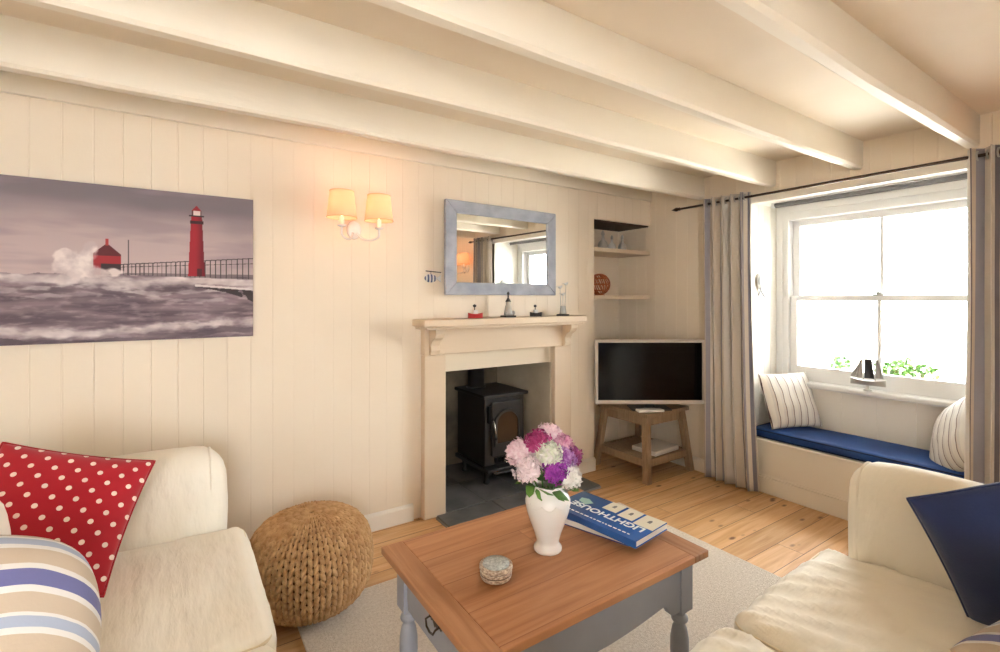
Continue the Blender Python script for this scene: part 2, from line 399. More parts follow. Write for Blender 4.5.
# beams and wall plate
by = [(2.215, .065, 0), (1.675, .06, 0), (1.175, .06, 0), (.675, .06, .0), (.16, .06, 0), (-.37, .06, 0), (-.90, .06, 0)]
for i, (y, wd, rz) in enumerate(by):
    n = 60; vs = []; fs = []
    zb = 2.115
    for k in range(n+1):
        x = XL+(XR-XL)*k/n
        for j, (dy, z) in enumerate(((0, ZC), (0, zb+.012), (.012, zb), (wd-.012, zb), (wd, zb+.012), (wd, ZC))):
            nn = noise.noise(Vector((x*1.3, i*5.1, j*2.7)))*.006 + noise.noise(Vector((x*5, i*5.1, j*1.7)))*.003
            nz = noise.noise(Vector((x*1.1, i*9.1, 3)))*.009 if j in (1,2,3,4) else 0
            vs.append((x, y+dy+(nn if j not in (0,5) else 0), z+nz))
    for k in range(n):
        for j in range(5): fs.append((k*6+j, k*6+j+1, (k+1)*6+j+1, (k+1)*6+j))
    MB().add(vs, fs, True).add([vs[j] for j in range(6)], [tuple(range(6))]).add(vs[-6:], [tuple(range(6))]).build('trim_%d' % (i+5), M_beam)['kind'] = 'structure'
    o = bpy.data.objects['trim_%d' % (i+5)]; mm = o.modifiers.new('e', 'EDGE_SPLIT'); mm.split_angle = R(30)
w = MB(); w.box(XL, XR, YB-.02, YB, 2.18, ZC); w.build('trim_12', M_beam, bevel=.004)['kind'] = 'structure'
# baseboards
def base(name, x0, x1, y0, y1, side):
    w = MB(); h = .10
    if side == 'y-': w.prism([(YB, 0), (YB-.018, 0), (YB-.018, h-.015), (YB-.006, h), (YB, h)], x0, x1, 'x')
    if side == 'x-': w.prism([(XR, 0), (XR-.018, 0), (XR-.018, h-.015), (XR-.006, h), (XR, h)], y0, y1, 'y')
    if side == 'x+': w.prism([(XL, 0), (XL+.018, 0), (XL+.018, h-.015), (XL+.006, h), (XL, h)], y0, y1, 'y')
    w.build(name, M_trim)['kind'] = 'structure'
base('baseboard_back', XL, 1.18, 0, 0, 'y-'); base('baseboard_chimney', 2.44, AX0, 0, 0, 'y-')
base('baseboard_right', 0, 0, WY1, YB, 'x-'); base('baseboard_right_near', 0, 0, YF, WY0, 'x-'); base('baseboard_left', 0, 0, YF, YB, 'x+')

# ------------------------------------------------------------------ windows
win = thing('window_1', 'white sash window above the cushioned seat, two panes over two', 'window', (XW, 1.24, 0)); win['kind'] = 'structure'
def local(b): return b
f = MB(); x0, x1 = -.05, .07                      # local x about XW, local y about 1.24
hw = .63
f.box(x0, x1, -hw, -hw+.08, .74, 2.033); f.box(x0, x1, hw-.08, hw, .74, 2.033); f.box(x0, x1, -hw+.08, hw-.08, 1.93, 2.033)
f.box(x0-.012, x0, -hw, -hw+.045, .74, 2.033); f.box(x0-.012, x0, hw-.045, hw, .74, 2.033); f.box(x0-.012, x0, -hw+.045, hw-.045, 1.985, 2.033)
f.build('window_frame', M_frame, win, bevel=.004)
def sash(xc, z0, z1, rb, rt, name):
    s = MB(); st = .05; yy = .55; t = .02
    s.box(xc-t, xc+t, -yy, -yy+st, z0, z1); s.box(xc-t, xc+t, yy-st, yy, z0, z1)
    s.box(xc-t, xc+t, -yy+st, yy-st, z0, z0+rb); s.box(xc-t, xc+t, -yy+st, yy-st, z1-rt, z1)
    s.box(xc-.014, xc+.014, -.011, .011, z0+rb, z1-rt)
    o = s.build(name, M_frame, win, bevel=.004)
    MB().box(xc-.002, xc+.002, -yy+st, yy-st, z0+rb, z1-rt).build('pane', M_glass, o)
    return o
sash(.045, 1.335, 1.93, .035, .045, 'upper_sash')
lo = sash(.0, .745, 1.365, .105, .035, 'lower_sash')
l = MB(); l.box(-.035, -.012, -.03, .03, 1.365, 1.375); l.ball((-.022, 0, 1.383), (.012,.018,.01)); l.build('sash_lock', M_silver, lo)
f = MB(); f.box(-.11, -.0, -hw, hw, .708, .745); f.build('window_sill', M_frame, win, bevel=.012, seg=3)
f = MB(); f.box(.07, .34, -hw-.05, hw+.05, .66, .72); f.build('outer_sill', M_stone, win, bevel=.01)
f = MB(); f.tube([(-.06, .585, 1.37), (-.06, .585, 1.40), (-.075, .585, 1.44), (-.06, .585, 1.47)], .004, 8); f.box(-.066, -.056, .57, .60, 1.355, 1.385)
f.build('sash_cord_hook', M_frame, win)
win2 = thing('window_2', 'wide window in the wall behind the sofas', 'window', (-.55, YF, 0)); win2['kind'] = 'structure'
f = MB(); hw2 = .5
for a in ((-hw2, -hw2+.06), (hw2-.06, hw2), (-.03, .03)): f.box(a[0], a[1], -.2, -.12, RZ0, RZ1)
f.box(-hw2, hw2, -.2, -.12, RZ0, RZ0+.06); f.box(-hw2, hw2, -.2, -.12, RZ1-.06, RZ1); f.build('window_frame', M_frame, win2)
f = MB(); f.box(-hw2-.03, hw2+.03, -.12, .03, RZ0-.03, RZ0); f.build('window_sill', M_frame, win2)
# roller blind under the soffit
bl = MB(); bl.tube([(3.57, WY0+.09, 2.018), (3.57, WY1-.09, 2.018)], .013, 16); bl.box(3.556, 3.559, WY0+.10, WY1-.10, 2.000, 2.018)
bl.tube([(3.5575, WY0+.10, 1.999), (3.5575, WY1-.10, 1.999)], .004, 8)
bo = thing('roller_blind', 'grey roller blind rolled up at the head of the window', 'blind', (0,0,0)); bl.build('blind_fabric', M_blind, bo)
for y in (WY0+.075, WY1-.091): MB().box(3.55, 3.59, y, y+.016, 2.0, 2.0335).build('bracket', M_frame, bo)

# outside
MB().box(XW+.09, 30, -14, 18, -.3, -.2).build('ground', M_stone)['kind'] = 'structure'
gw = MB().box(8.0, 8.25, -9, 14, -.2, .95).build('garden_wall', M_stone, bevel=.02); tag(gw, 'low pale wall across the ground outside the window', 'wall')
p = thing('blue_post', 'pale blue post standing outside beyond the left panes', 'post', (5.6, 2.16, -.2))
MB().box(-.045, .045, -.045, .045, 0, 2.15).build('post_shaft', M_post, p, bevel=.006); MB().lathe([(.075,2.15),(.075,2.17),(.05,2.2),(.001,2.25)], 4, a0=PI/4, smooth=False).build('post_cap', M_post, p)
def leafcluster(mb, cx, cy, z, rx, ry, rz, n, sz):
    for _ in range(n):
        a = random.random()*2*PI; q = math.sqrt(random.random()); h = random.random()
        c = Vector((cx+rx*q*math.cos(a), cy+ry*q*math.sin(a), z+rz*h*(1-.5*q)))
        d = Vector((random.uniform(-1,1), random.uniform(-1,1), random.uniform(.1,1))).normalized()*sz*random.uniform(.7,1.3)
        s = d.cross(Vector((random.uniform(-1,1), random.uniform(-1,1), random.uniform(-1,1)))).normalized()*sz*.38
        mb.add([c, c+d*.5+s, c+d, c+d*.5-s], [(0,1,2,3)])
def planter(name, label, y, hy, seed):
    random.seed(seed)
    t = thing(name, label, 'planter', (XW+.19, y, .72))
    b = MB(); b.prism([(-.055, 0), (.055, 0), (.07, .10), (-.07, .10)], -hy, hy, 'y'); b.box(-.078, .078, -hy-.008, hy+.008, .085, .105); b.build('pot', M_terra, t, bevel=.004)
    g = MB(); leafcluster(g, 0, 0, .10, .075, hy*1.05, .13, int(260*hy/.15), .035); g.build('foliage', M_green, t, fix=False)['kind'] = 'stuff'
    fl = MB()
    for _ in range(int(14*hy/.15)):
        fl.ball((random.uniform(-.05,.05), random.uniform(-hy,hy), random.uniform(.16,.25)), .010, 6, 4)
    fl.build('blossoms', mat('blossom', srgb(200,170,190), .7), t)
planter('window_box', 'long terracotta window box of green plants outside the right panes', 1.16, .16, 3)
planter('flower_pot', 'small terracotta pot of plants outside the left pane behind the model ship', 1.53, .06, 5)

# ------------------------------------------------------------------ window seat
ws = thing('built_in_bench', 'cream panelled bench seat built into the window recess under the navy pad', 'bench', (XR, 1.24, 0))
a, b_ = WY0-1.24+.002, WY1-1.24-.002
f = MB(); f.box(0, .02, a, b_, 0, .35); f.box(-.014, 0, a, b_, 0, .11); f.box(-.006, 0, a, b_, .11, .125)
f.box(.02, .40, a, b_, 0, .02); f.build('front_panel', M_seat, ws, bevel=.004)
f = MB(); f.box(-.012, .40, a, b_, .35, .37); f.build('seat_board', M_seat, ws, bevel=.005)
f = MB(); boards(f, 'y', a, b_, .37, .707, .40, -1, bw=.2)
f.build('back_panel', M_seat, ws)
def padfn(w_, p): return w_
vs, fs = softbox(.19, .615, .03, .022, 16, puff=(0,0,.006), amp=.004, freq=6, seed=2)
sp = MB().add(vs, fs, True).build('bench_cushion', M_seatpad, loc=(3.572, 1.24, .4025)); tag(sp, 'long navy blue cushion pad lying on the window seat', 'cushion')
# piping
pp = MB(); r = .022
def ringpts(hx, hy, r, z, n=8):
    pts = []
    for cx, cy, a0 in ((hx-r, hy-r, 0), (-hx+r, hy-r, 90), (-hx+r, -hy+r, 180), (hx-r, -hy+r, 270)):
        for k in range(n+1): q = R(a0+90*k/n); pts.append((cx+r*math.cos(q), cy+r*math.sin(q), z))
    return pts
pp.tube(ringpts(.187, .612, .03, .022), .004, 6, closed=True); pp.tube(ringpts(.187, .612, .03, -.022), .004, 6, closed=True)
pp.build('piping', mat('navy_piping', srgb(16,34,72), .8), sp)

# ------------------------------------------------------------------ cushions
def cushion(name, label, m, size, thick, loc, normal, roll, pinch=.07, rnd=0, n=26, cat='cushion', crease=.01, seed=0, piping=None, group=None):
    h = size/2; hx = hy = h
    vs = []; fs = []; idx = {}
    for sgn in (1, -1):
        for i in range(n+1):
            for j in range(n+1):
                x = -1+2*i/n; y = -1+2*j/n
                x = math.sin(x*PI/2*.9)/math.sin(PI/2*.9); y = math.sin(y*PI/2*.9)/math.sin(PI/2*.9)
                e = i in (0, n) or j in (0, n)
                if e and sgn < 0: idx[(sgn,i,j)] = idx[(1,i,j)]; continue
                px = x*hx*(1-pinch*(1-y*y)*abs(x)); py = y*hy*(1-pinch*(1-x*x)*abs(y))
                px *= 1-rnd*(x*y)**2; py *= 1-rnd*(x*y)**2
                t = thick/2*((1-abs(x)**2.6)*(1-abs(y)**2.6))**.55
                nz = noise.noise(Vector((x*2.2+seed, y*2.2, sgn*3.1)))*crease+noise.noise(Vector((x*5+seed, y*5, sgn)))*crease*.35
                z = sgn*(t+nz*(t/(thick/2)))
                idx[(sgn,i,j)] = len(vs); vs.append((px, py, z))
    for sgn in (1, -1):
        for i in range(n):
            for j in range(n):
                c = [idx[(sgn,i,j)], idx[(sgn,i+1,j)], idx[(sgn,i+1,j+1)], idx[(sgn,i,j+1)]]
                if sgn < 0: c.reverse()
                fs.append(tuple(c))
    o = MB().add(vs, fs, True).build(name, m, fix=False)
    nv = Vector(normal).normalized(); up = Vector((0,0,1)); ex = up.cross(nv).normalized(); ey = nv.cross(ex)
    Rm = Matrix((ex, ey, nv)).transposed().to_4x4() @ Matrix.Rotation(R(roll), 4, 'Z')
    o.matrix_world = Matrix.Translation(Vector(loc)) @ Rm
    tag(o, label, cat, group)
    if piping:
        ed = [vs[idx[(1,i,0)]] for i in range(n)]+[vs[idx[(1,n,j)]] for j in range(n)]+[vs[idx[(1,n-i,n)]] for i in range(n)]+[vs[idx[(1,0,n-j)]] for j in range(n)]
        MB().tube(ed, .0035, 6, closed=True).build('piping', piping, o)
    return o
GS, GW = 'scatter cushions on the sofas', 'striped cushions on the window seat'
def quad_cushion(label, m, corners, thick, **k):
    """place a cushion by three of its corners: a, b, c going round"""
    a, b, c = [Vector(p) for p in corners]
    ctr = (a+c)/2; u = (b-a); v = (b-c); sz = (u.length+v.length)/2
    nv = u.cross(v); 
    if nv.dot(Vector((0,0,1.35))-ctr+Vector((0,0,0))) < 0: nv = -nv
    nv.normalize(); up = Vector((0,0,1)); ex = up.cross(nv).normalized(); ey = nv.cross(ex)
    d = (v.normalized()+u.normalized())/1  # direction centre -> b, along a diagonal
    ang = math.degrees(math.atan2(d.dot(ey), d.dot(ex)))-45
    return cushion('cushion', label, m, sz, thick, ctr, nv, ang, **k)
quad_cushion('red cushion with white polka dots leaning in the corner of the left sofa', M_dots, [(-.475, 2.01, .94), (-.09, 1.95, .765), (-.145, 1.77, .475)], .15, pinch=.055, seed=1, piping=mat('red_piping', srgb(160,16,30), .8), group=GS)
cushion('cushion', 'large cushion with wide blue and beige stripes at the near end of the left sofa', M_bigstripe, .42, .22, (-.335, 1.27, .685), (.55, -.62, .50), -22, pinch=-.06, rnd=.2, seed=4, group=GS)
quad_cushion('plain navy cushion propped in the corner of the right sofa', M_navy, [(1.80, .365, .475), (1.64, .50, .805), (1.83, .155, .93)],   .15, pinch=.035, seed=8, piping=M_navy, group=GS)
cushion('cushion', 'striped cushion lying low in front of the navy cushion on the right sofa', M_bigstripe, .40, .15, (1.60, .16, .55), (-.2, .45, .9), 30, pinch=0, seed=12, group=GS)
quad_cushion('cream cushion with thin dark stripes leaning at the left end of the window seat', M_thinstripe, [(3.45, 1.845, .81), (3.40, 1.71, .445), (3.745, 1.54, .445)], .12, pinch=.04, seed=15, group=GW)
cushion('cushion', 'thin-striped cream cushion slumped at the right end of the window seat by the curtain', M_thinstripe, .42, .16, (3.57, .80, .585), (-.45, .80, .30), 35, pinch=-.04, seed=19, group=GW)

# ------------------------------------------------------------------ sofas
def sofa(name, label, loc, rz, W, D, armw, armz, inner_split, seatz=.46, wrinkle=.5):
    """local: x along the sofa, front faces -y at y=0, back at y=D"""
    t = thing(name, label, 'sofa', loc, rz)
    iw = W-2*armw
    def wr(seed, a=.006, f=4): return dict(amp=a, freq=f, seed=seed)
    vs, fs = softbox(W/2-.01, D/2-.02, .13, .03, 14, **wr(1,.006,3)); MB().add([Vector(v)+Vector((0, D/2+.015, .165)) for v in vs], fs, True).build('base', M_cover, t)
    # arms: tall slab with a rounded, outward rolling top
    for s in (-1, 1):
        def fn(w_, p, s=s):
            k = max(0, (w_.z+.05)/(armz/2)); w_.x += s*.03*k*k
            fr = max(0, (-w_.y)/(D/2)-.6)/.4; w_.z -= .018*fr*fr*(1 if w_.z > 0 else 0)
            return w_
        vs, fs = softbox(armw/2, D/2-.02, armz/2-.02, armw*.46, 18, puff=(.008,.01,.0), fn=fn, **wr(5+s, .012, 3.2))
        o = MB().add([Vector(v)+Vector((s*(W/2-armw/2), D/2+.005, armz/2+.015)) for v in vs], fs, True).build('arm', M_cover, t)
        hx_, hz_, rr_ = armw/2, armz/2-.02, armw*.46; yq = -(D/2-.02)+rr_*.55
        off_ = rr_-math.sqrt(rr_**2-(rr_*.45)**2)
        ring = [(-hx_, -.2)]+[(-hx_+rr_-rr_*math.cos(R(a)), hz_-rr_+rr_*math.sin(R(a))) for a in range(0, 91, 10)]+[(hx_-rr_+rr_*math.sin(R(a)), hz_-rr_+rr_*math.cos(R(a))) for a in range(0, 91, 10)]+[(hx_, -.2)]
        pts = []
        for x_, z_ in ring:
            l_ = math.hypot(x_, z_-(hz_-rr_)) if z_ > hz_-rr_ else 1
            kk = off_/rr_
            w0 = Vector((x_*(1-off_/hx_), yq, z_-(off_ if z_ > hz_-rr_ else 0)*.9))
            w0 += Vector([noise.noise(w0*3.2+Vector((5+s+q_*7.3, 0, q_*3.1)))*.012 for q_ in range(3)])
            w0 = fn(w0, None); pts.append(w0+Vector((s*(W/2-armw/2), D/2+.005, armz/2+.015)))
        MB().tube(pts, .0055, 6).build('seam', M_cover, o)
    # back
    vs, fs = softbox(W/2-.01, .10, .40, .09, 16, puff=(0,.02,0), **wr(9,.012,3)); MB().add([Vector(v)+Vector((0, D-.11, .43)) for v in vs], fs, True).build('backrest', M_cover, t)
    # seat cushions
    n = len(inner_split)-1
    for i in range(n):
        a, b = inner_split[i], inner_split[i+1]
        hx = (b-a)/2-.002; hy = (D-.2)/2; cx = (a+b)/2; wf = wrinkle
        def fn(w_, p):
            k = noise.noise(Vector((w_.x*14+i*9, w_.y*2.2, 1)))*.005*(1 if w_.z > 0 else .3)
            rd = 1-abs(noise.noise(Vector((w_.x*11+w_.y*5+i*9, w_.y*2.0-w_.x*1.5, 4))))*3; k += wf*max(0, rd)**2*.009*(1 if w_.z > 0 else 0); w_.z += k; return w_
        vs, fs = softbox(hx, hy+.02, .082, .045, 48, puff=(0,.018,.016), fn=fn, **wr(20+i, .010, 4))
        o = MB().add([Vector(v)+Vector((cx, hy-.018, seatz-.082)) for v in vs], fs, True).build('seat_cushion', M_cover, t)
        MB().tube([(cx+x, y+hy-.018, z) for x, y, z in ringpts(hx-.006, hy+.014, .045, seatz-.022)], .004, 6, closed=True).build('piping', M_pipe, o)
    for i in range(n):
        a, b = inner_split[i], inner_split[i+1]
        vs, fs = softbox((b-a)/2-.005, .085, .19, .06, 14, puff=(0,.03,.01), **wr(30+i, .012, 4))
        Mx = Matrix.Translation(((a+b)/2, D-.27, seatz+.17)) @ Matrix.Rotation(R(-10), 4, 'X')
        MB().add([Mx @ Vector(v) for v in vs], fs, True).build('back_cushion', M_cover, t)
    # kick skirt and feet
    for sx in (-1, 1):
        for y in (.08, D-.08): MB().lathe([(.02, 0), (.026, .045)], 14, Matrix.Translation((sx*(W/2-.09), y, 0))).build('foot', M_oak, t)
    return t
# left sofa faces +x (front local -y -> +x : rz=+90)
sofa('sofa', 'cream loose-covered sofa along the left with the red spotted cushion', (.175, 1.385, 0), R(90), 1.96, .92, .20, .75, [-.78, 0, .78])
sofa('sofa', 'cream loose-covered sofa in the right foreground with the navy cushion', (1.276, .728, 0), R(180+3), 1.66, .90, .155, .768, [-.675, 0, .675], wrinkle=1.2)

# ------------------------------------------------------------------ rug, pouf
vs, fs = [], []
rg = MB(); rg.box(.4, 2.4, -.1, 2.19, .0, .011); tag(rg.build('rug', M_rug, bevel=.004), 'oatmeal woven rug lying under the coffee table', 'rug')
def pouf():
    t = thing('pouf', 'round knitted jute pouf between the left sofa and the coffee table', 'pouf', (.478, 2.205, .011))
    Rr, H = .255, .40
    def P(th):  # superellipse profile, th -90..90
        c, s = math.cos(th), math.sin(th); e = .72
        r = Rr*abs(c)**e; z = H/2+H/2*math.copysign(abs(s)**e, s)
        return r, z
    MB().lathe([(max(.003, P(R(a))[0]-.014), .006+P(R(a))[1]*.965) for a in range(-90, 91, 6)], 40).build('pouf_body', M_jutecore, t)
    mb = MB(); cols = 34; rows = 25
    pr = [P(-PI/2+PI*k/400) for k in range(401)]
    L = [0]
    for k in range(400): L.append(L[-1]+math.dist(pr[k], pr[k+1]))
    def at(l):
        l = max(0, min(L[-1]-1e-6, l)); k = 0
        lo_, hi = 0, 400
        while hi-lo_ > 1:
            m_ = (lo_+hi)//2
            if L[m_] <= l: lo_ = m_
            else: hi = m_
        f = (l-L[lo_])/(L[lo_+1]-L[lo_]); return pr[lo_][0]+(pr[lo_+1][0]-pr[lo_][0])*f, pr[lo_][1]+(pr[lo_+1][1]-pr[lo_][1])*f
    sp_ = L[-1]/rows
    for i in range(cols):
        for j in range(1, rows):
            l = L[-1]*j/rows; r0, z0 = at(l-sp_*.62); r1, z1 = at(l+sp_*.62); r, z = at(l)
            if r < .014: continue
            w_ = 2*PI*r/cols
            for s in (-1, 1):
                a0 = 2*PI*(i+.5)/cols+s*.40*2*PI/cols; a1 = 2*PI*(i+.5)/cols+s*.10*2*PI/cols
                p0 = Vector((r0*math.cos(a1), r0*math.sin(a1), z0)); p1 = Vector((r1*math.cos(a0), r1*math.sin(a0), z1))
                ax = p1-p0; Ln = ax.length; ax.normalize()
                nrm = Vector((math.cos(a0)*r, math.sin(a0)*r, (z-H/2)*1.6)).normalized()
                bx = nrm.cross(ax).normalized(); nn = ax.cross(bx)
                c = (p0+p1)/2+nn*(-.002+random.uniform(-.002,.002))
                M = Matrix.Translation(c) @ Matrix((bx, nn, ax)).transposed().to_4x4()
                mb.ball((0,0,0), (max(.004, w_*.235), .0125, Ln*.56), 6, 4, M)
    mb.build('knitted_cover', M_jute, t, fix=False)
    return t
pouf()

# ------------------------------------------------------------------ coffee table
def coffee_table():
    X0, X1, Y0, Y1 = .572, 1.484, .956, 1.59; cx, cy = (X0+X1)/2, (Y0+Y1)/2; hx, hy = (X1-X0)/2, (Y1-Y0)/2
    t = thing('coffee_table', 'pine-topped coffee table with grey painted turned legs on the rug', 'coffee table', (cx, cy, .011))
    zt = .489
    MB().box(-hx+.075, hx-.075, -hy, hy, zt-.024, zt).build('tabletop', M_top, t, bevel=.003)
    for s in (-1, 1):
        MB().box(min(s*hx, s*(hx-.075)), max(s*hx, s*(hx-.075)), -hy, hy, zt-.024, zt).build('breadboard_end', M_topend, t, bevel=.003)
    lx, ly = hx-.075, hy-.06
    def leg(sx, sy):
        b = MB(); q = .03
        b.box(sx*lx-q, sx*lx+q, sy*ly-q, sy*ly+q, .29, zt-.024)
        M = Matrix.Translation((sx*lx, sy*ly, 0))
        prof = [(.016,0),(.021,.01),(.022,.03),(.018,.045),(.020,.06),(.027,.10),(.0305,.15),(.030,.19),(.024,.225),(.018,.238),(.017,.245),(.026,.25),(.028,.257),(.026,.264),(.019,.27),(.018,.276),(.029,.29)]
        b.lathe(prof, 28, M); b.build('leg', M_grey, t, bevel=.002)
    for sx in (-1, 1):
        for sy in (-1, 1): leg(sx, sy)
    # long aprons with scalloped lower edge
    L0 = lx-.03
    prof = []
    for k in range(61):
        u = -1+2*k/60; au = abs(u)
        z = .322+.0*u
        if au > .88: z = .298
        elif au > .76: z = .298+.045*math.sin((.88-au)/.12*PI/2)
        else: z = .343-.022*(math.cos(au/.76*PI/2))
        prof.append((u*L0, z))
    poly = [(-L0, zt-.024)]+prof+[(L0, zt-.024)]
    for s in (-1, 1):
        y = s*(ly+.012); MB().prism(poly, y-.011, y+.011, 'y').build('apron', M_grey, t)
    # drawer end (-x) and plain end (+x)
    e = MB(); e.box(lx-.0, lx+.02, -ly+.03, ly-.03, .315, zt-.024); e.build('end_apron', M_grey, t, bevel=.002)
    e = MB(); e.box(-lx-.016, -lx+.01, -ly+.03, ly-.03, .30, .322); e.box(-lx-.016, -lx+.01, -ly+.03, ly-.03, zt-.036, zt-.024); e.build('drawer_rail', M_grey, t)
    d = MB().box(-lx-.020, -lx+.0, -ly+.034, ly-.034, .325, zt-.039).build('drawer', M_grey, t, bevel=.003)
    h = MB(); X = -lx-.0215
    # bat-wing back plate and bail
    pl = [(0,.020),(.012,.026),(.02,.016),(.034,.018),(.045,.004),(.032,-.012),(.02,-.008),(.008,-.022),(0,-.014)]
    pl = [(y, .392+z) for y, z in pl]+[(-y, .392+z) for y, z in reversed(pl[1:-1])]
    h.prism(pl, X-.003, X+.002, 'x')
    h.tube([(X-.004, -.03, .395), (X-.02, -.031, .39), (X-.022, -.022, .374), (X-.022, 0, .368), (X-.022, .022, .374), (X-.02, .031, .39), (X-.004, .03, .395)], .0032, 8)
    for s in (-1, 1): h.ball((X-.005, s*.03, .395), .006, 8, 6)
    h.build('drawer_handle', M_bronze, d)
    return t
coffee_table()
TZ = .5
# vase
vz = thing('vase', 'white ceramic vase holding flowers on the coffee table', 'vase', (1.036, 1.262, TZ))
prof = [(.0,.004),(.040,.0),(.0425,.004),(.042,.012),(.034,.024),(.034,.035),(.042,.065),(.054,.10),(.064,.135),(.0675,.16),(.066,.178),(.058,.196),(.048,.207),(.044,.214),(.047,.222),(.044,.223),(.040,.214),(.044,.200),(.054,.185),(.06,.16),(.05,.10),(.03,.035),(.0,.03)]
MB().lathe([(max(r*1.12,.0005), z) for r, z in prof], 48, cap=False).build('vase_body', M_white, vz)
ornb = MB()
for k in range(10):
    a = 2*PI*k/10; pts = []
    for q in range(7): b = a+q/6*2*PI/10; zz = .172-.012*math.sin(q/6*PI); rr = .0745 if zz > .165 else .0752; pts.append((rr*math.cos(b), rr*math.sin(b), zz))
    ornb.tube(pts, .0014, 5)
ornb.build('garland_relief', M_white, vz)
# flowers
petal_cols = {}
def pmat(c1, c2, nm):
    k = nm
    if k not in petal_cols: petal_cols[k] = mat('petal_'+nm, srgb(*c1), .7, var=(srgb(*c2), 60))
    return petal_cols[k]
def flower(label, px, off, r0_, c1, c2, nm, npet=110, seed=0, flat=.75):
    random.seed(seed); r = r0_*1.12
    t = thing('flower', label, 'flower', (1.036, 1.262, TZ+.03), 0, 'flowers in the white vase')
    c = Vector(off)  # bloom centre above the thing's base
    d = (c-Vector((0,0,.19))).normalized()
    b = MB(); ax = d.orthogonal().normalized(); ay = d.cross(ax)
    for k in range(npet):
        z = 1-1.45*(k+.5)/npet; ph = k*2.399963+random.uniform(-.2,.2); s = math.sqrt(max(0,1-z*z))
        n = (ax*math.cos(ph)*s+ay*math.sin(ph)*s+d*z*flat)
        p = c+n*r*random.uniform(.72,1.15)*(1+.22*noise.noise(n*2.2+Vector((seed,0,0)))); nn = n.normalized()
        t1 = nn.orthogonal().normalized(); t1 = (Matrix.Rotation(random.random()*6.28, 3, nn) @ t1); t2 = nn.cross(t1)
        q = r*.36*random.uniform(.8,1.2)
        # small four-petalled floret, cupped
        for m_ in range(4):
            a = m_*PI/2; nn = (nn+Vector([random.uniform(-.12,.12) for _ in range(3)])).normalized(); e1 = t1*math.cos(a)+t2*math.sin(a); e2 = t1*math.cos(a+PI/2)+t2*math.sin(a+PI/2)
            b.add([p, p+e1*q*.55+e2*q*.35+nn*q*.15, p+e1*q+nn*q*.35, p+e1*q*.55-e2*q*.35+nn*q*.15], [(0,1,2,3)], False)
    b.ball(tuple(c-d*r*.1), r*.62, 12, 8)
    b.build('bloom', pmat(c1, c2, nm), t, fix=False)
    mid = Vector((c.x*.45, c.y*.45, .17)); foot = Vector((c.x*.12, c.y*.12, .02))
    MB().tube([foot, Vector((c.x*.3, c.y*.3, .12)), mid, (mid+c)/2+Vector((0,0,.006)), c-d*r*.5], .0024, 6).build('stem', M_green, t)
    lf = MB()
    for k in range(7):
        a = random.random()*6.28; base_ = mid.lerp(c, random.uniform(.15,.6)); e = Vector((math.cos(a), math.sin(a), random.uniform(-.7,.5))).normalized()
        ln = random.uniform(.045,.07); sd = e.cross(Vector((0,0,1))).normalized()*ln*.26
        if (base_+e*ln).xy.length < .05 and (base_+e*ln).z < .205: continue
        lf = MB(); lf.add([base_, base_+e*ln*.35+sd+Vector((0,0,.005)), base_+e*ln*.75+sd*.8, base_+e*ln, base_+e*ln*.75-sd*.8, base_+e*ln*.35-sd+Vector((0,0,.005))], [(0,1,2,3,4,5)], False); lf.build('leaf', M_green, t, fix=False)
# camera right = (.832,-.555), toward camera = (-.555,-.832)
def cs(rt, fw, z): return (rt*.832-fw*.555, -rt*.555-fw*.832, z)
pk, pk2 = (232,196,208), (244,222,228); wh, wh2 = (236,232,226), (246,244,238); mg, mg2 = (150,38,96), (186,70,130); vi, vi2 = (140,40,150), (172,70,180)
pl_, pl2 = (118,30,84), (160,70,130)
flower('pale pink bloom at the far left of the bouquet', 0, cs(-.10,.01,.305), .036, pk, pk2, 'pink', seed=1)
flower('pale pink bloom low on the left side of the bouquet', 0, cs(-.068,.045,.258), .038, (238,214,220), (246,230,232), 'blush', seed=2)
flower('dark magenta bloom at the top left of the bouquet', 0, cs(-.036,.02,.338), .036, mg, mg2, 'magenta', seed=3)
flower('pink bloom at the very top of the bouquet', 0, cs(.008,-.03,.352), .034, pk, pk2, 'pink', seed=4)
flower('creamy white bloom in the middle of the bouquet', 0, cs(-.004,.052,.312), .036, wh, (226,234,206), 'cream', seed=5)
flower('bright violet bloom low in the front of the bouquet', 0, cs(.018,.068,.262), .032, vi, vi2, 'violet', seed=6)
flower('violet bloom at the right of the bouquet beside the dark plum one', 0, cs(.056,.03,.292), .030, (150,70,160), (205,160,210), 'lilac', seed=7)
flower('dark plum bloom at the far right of the bouquet', 0, cs(.084,.0,.288), .028, pl_, pl2, 'plum', seed=8)
flower('mauve pink bloom on the upper right of the bouquet', 0, cs(.052,-.01,.326), .030, (190,110,150), (226,176,200), 'mauve', seed=9)
flower('white bloom low on the right side of the bouquet', 0, cs(.066,.045,.236), .034, wh, wh2, 'white', seed=10)
flower('pink bloom at the back of the bouquet', 0, cs(-.03,-.06,.315), .034, pk, pk2, 'pink', seed=11)
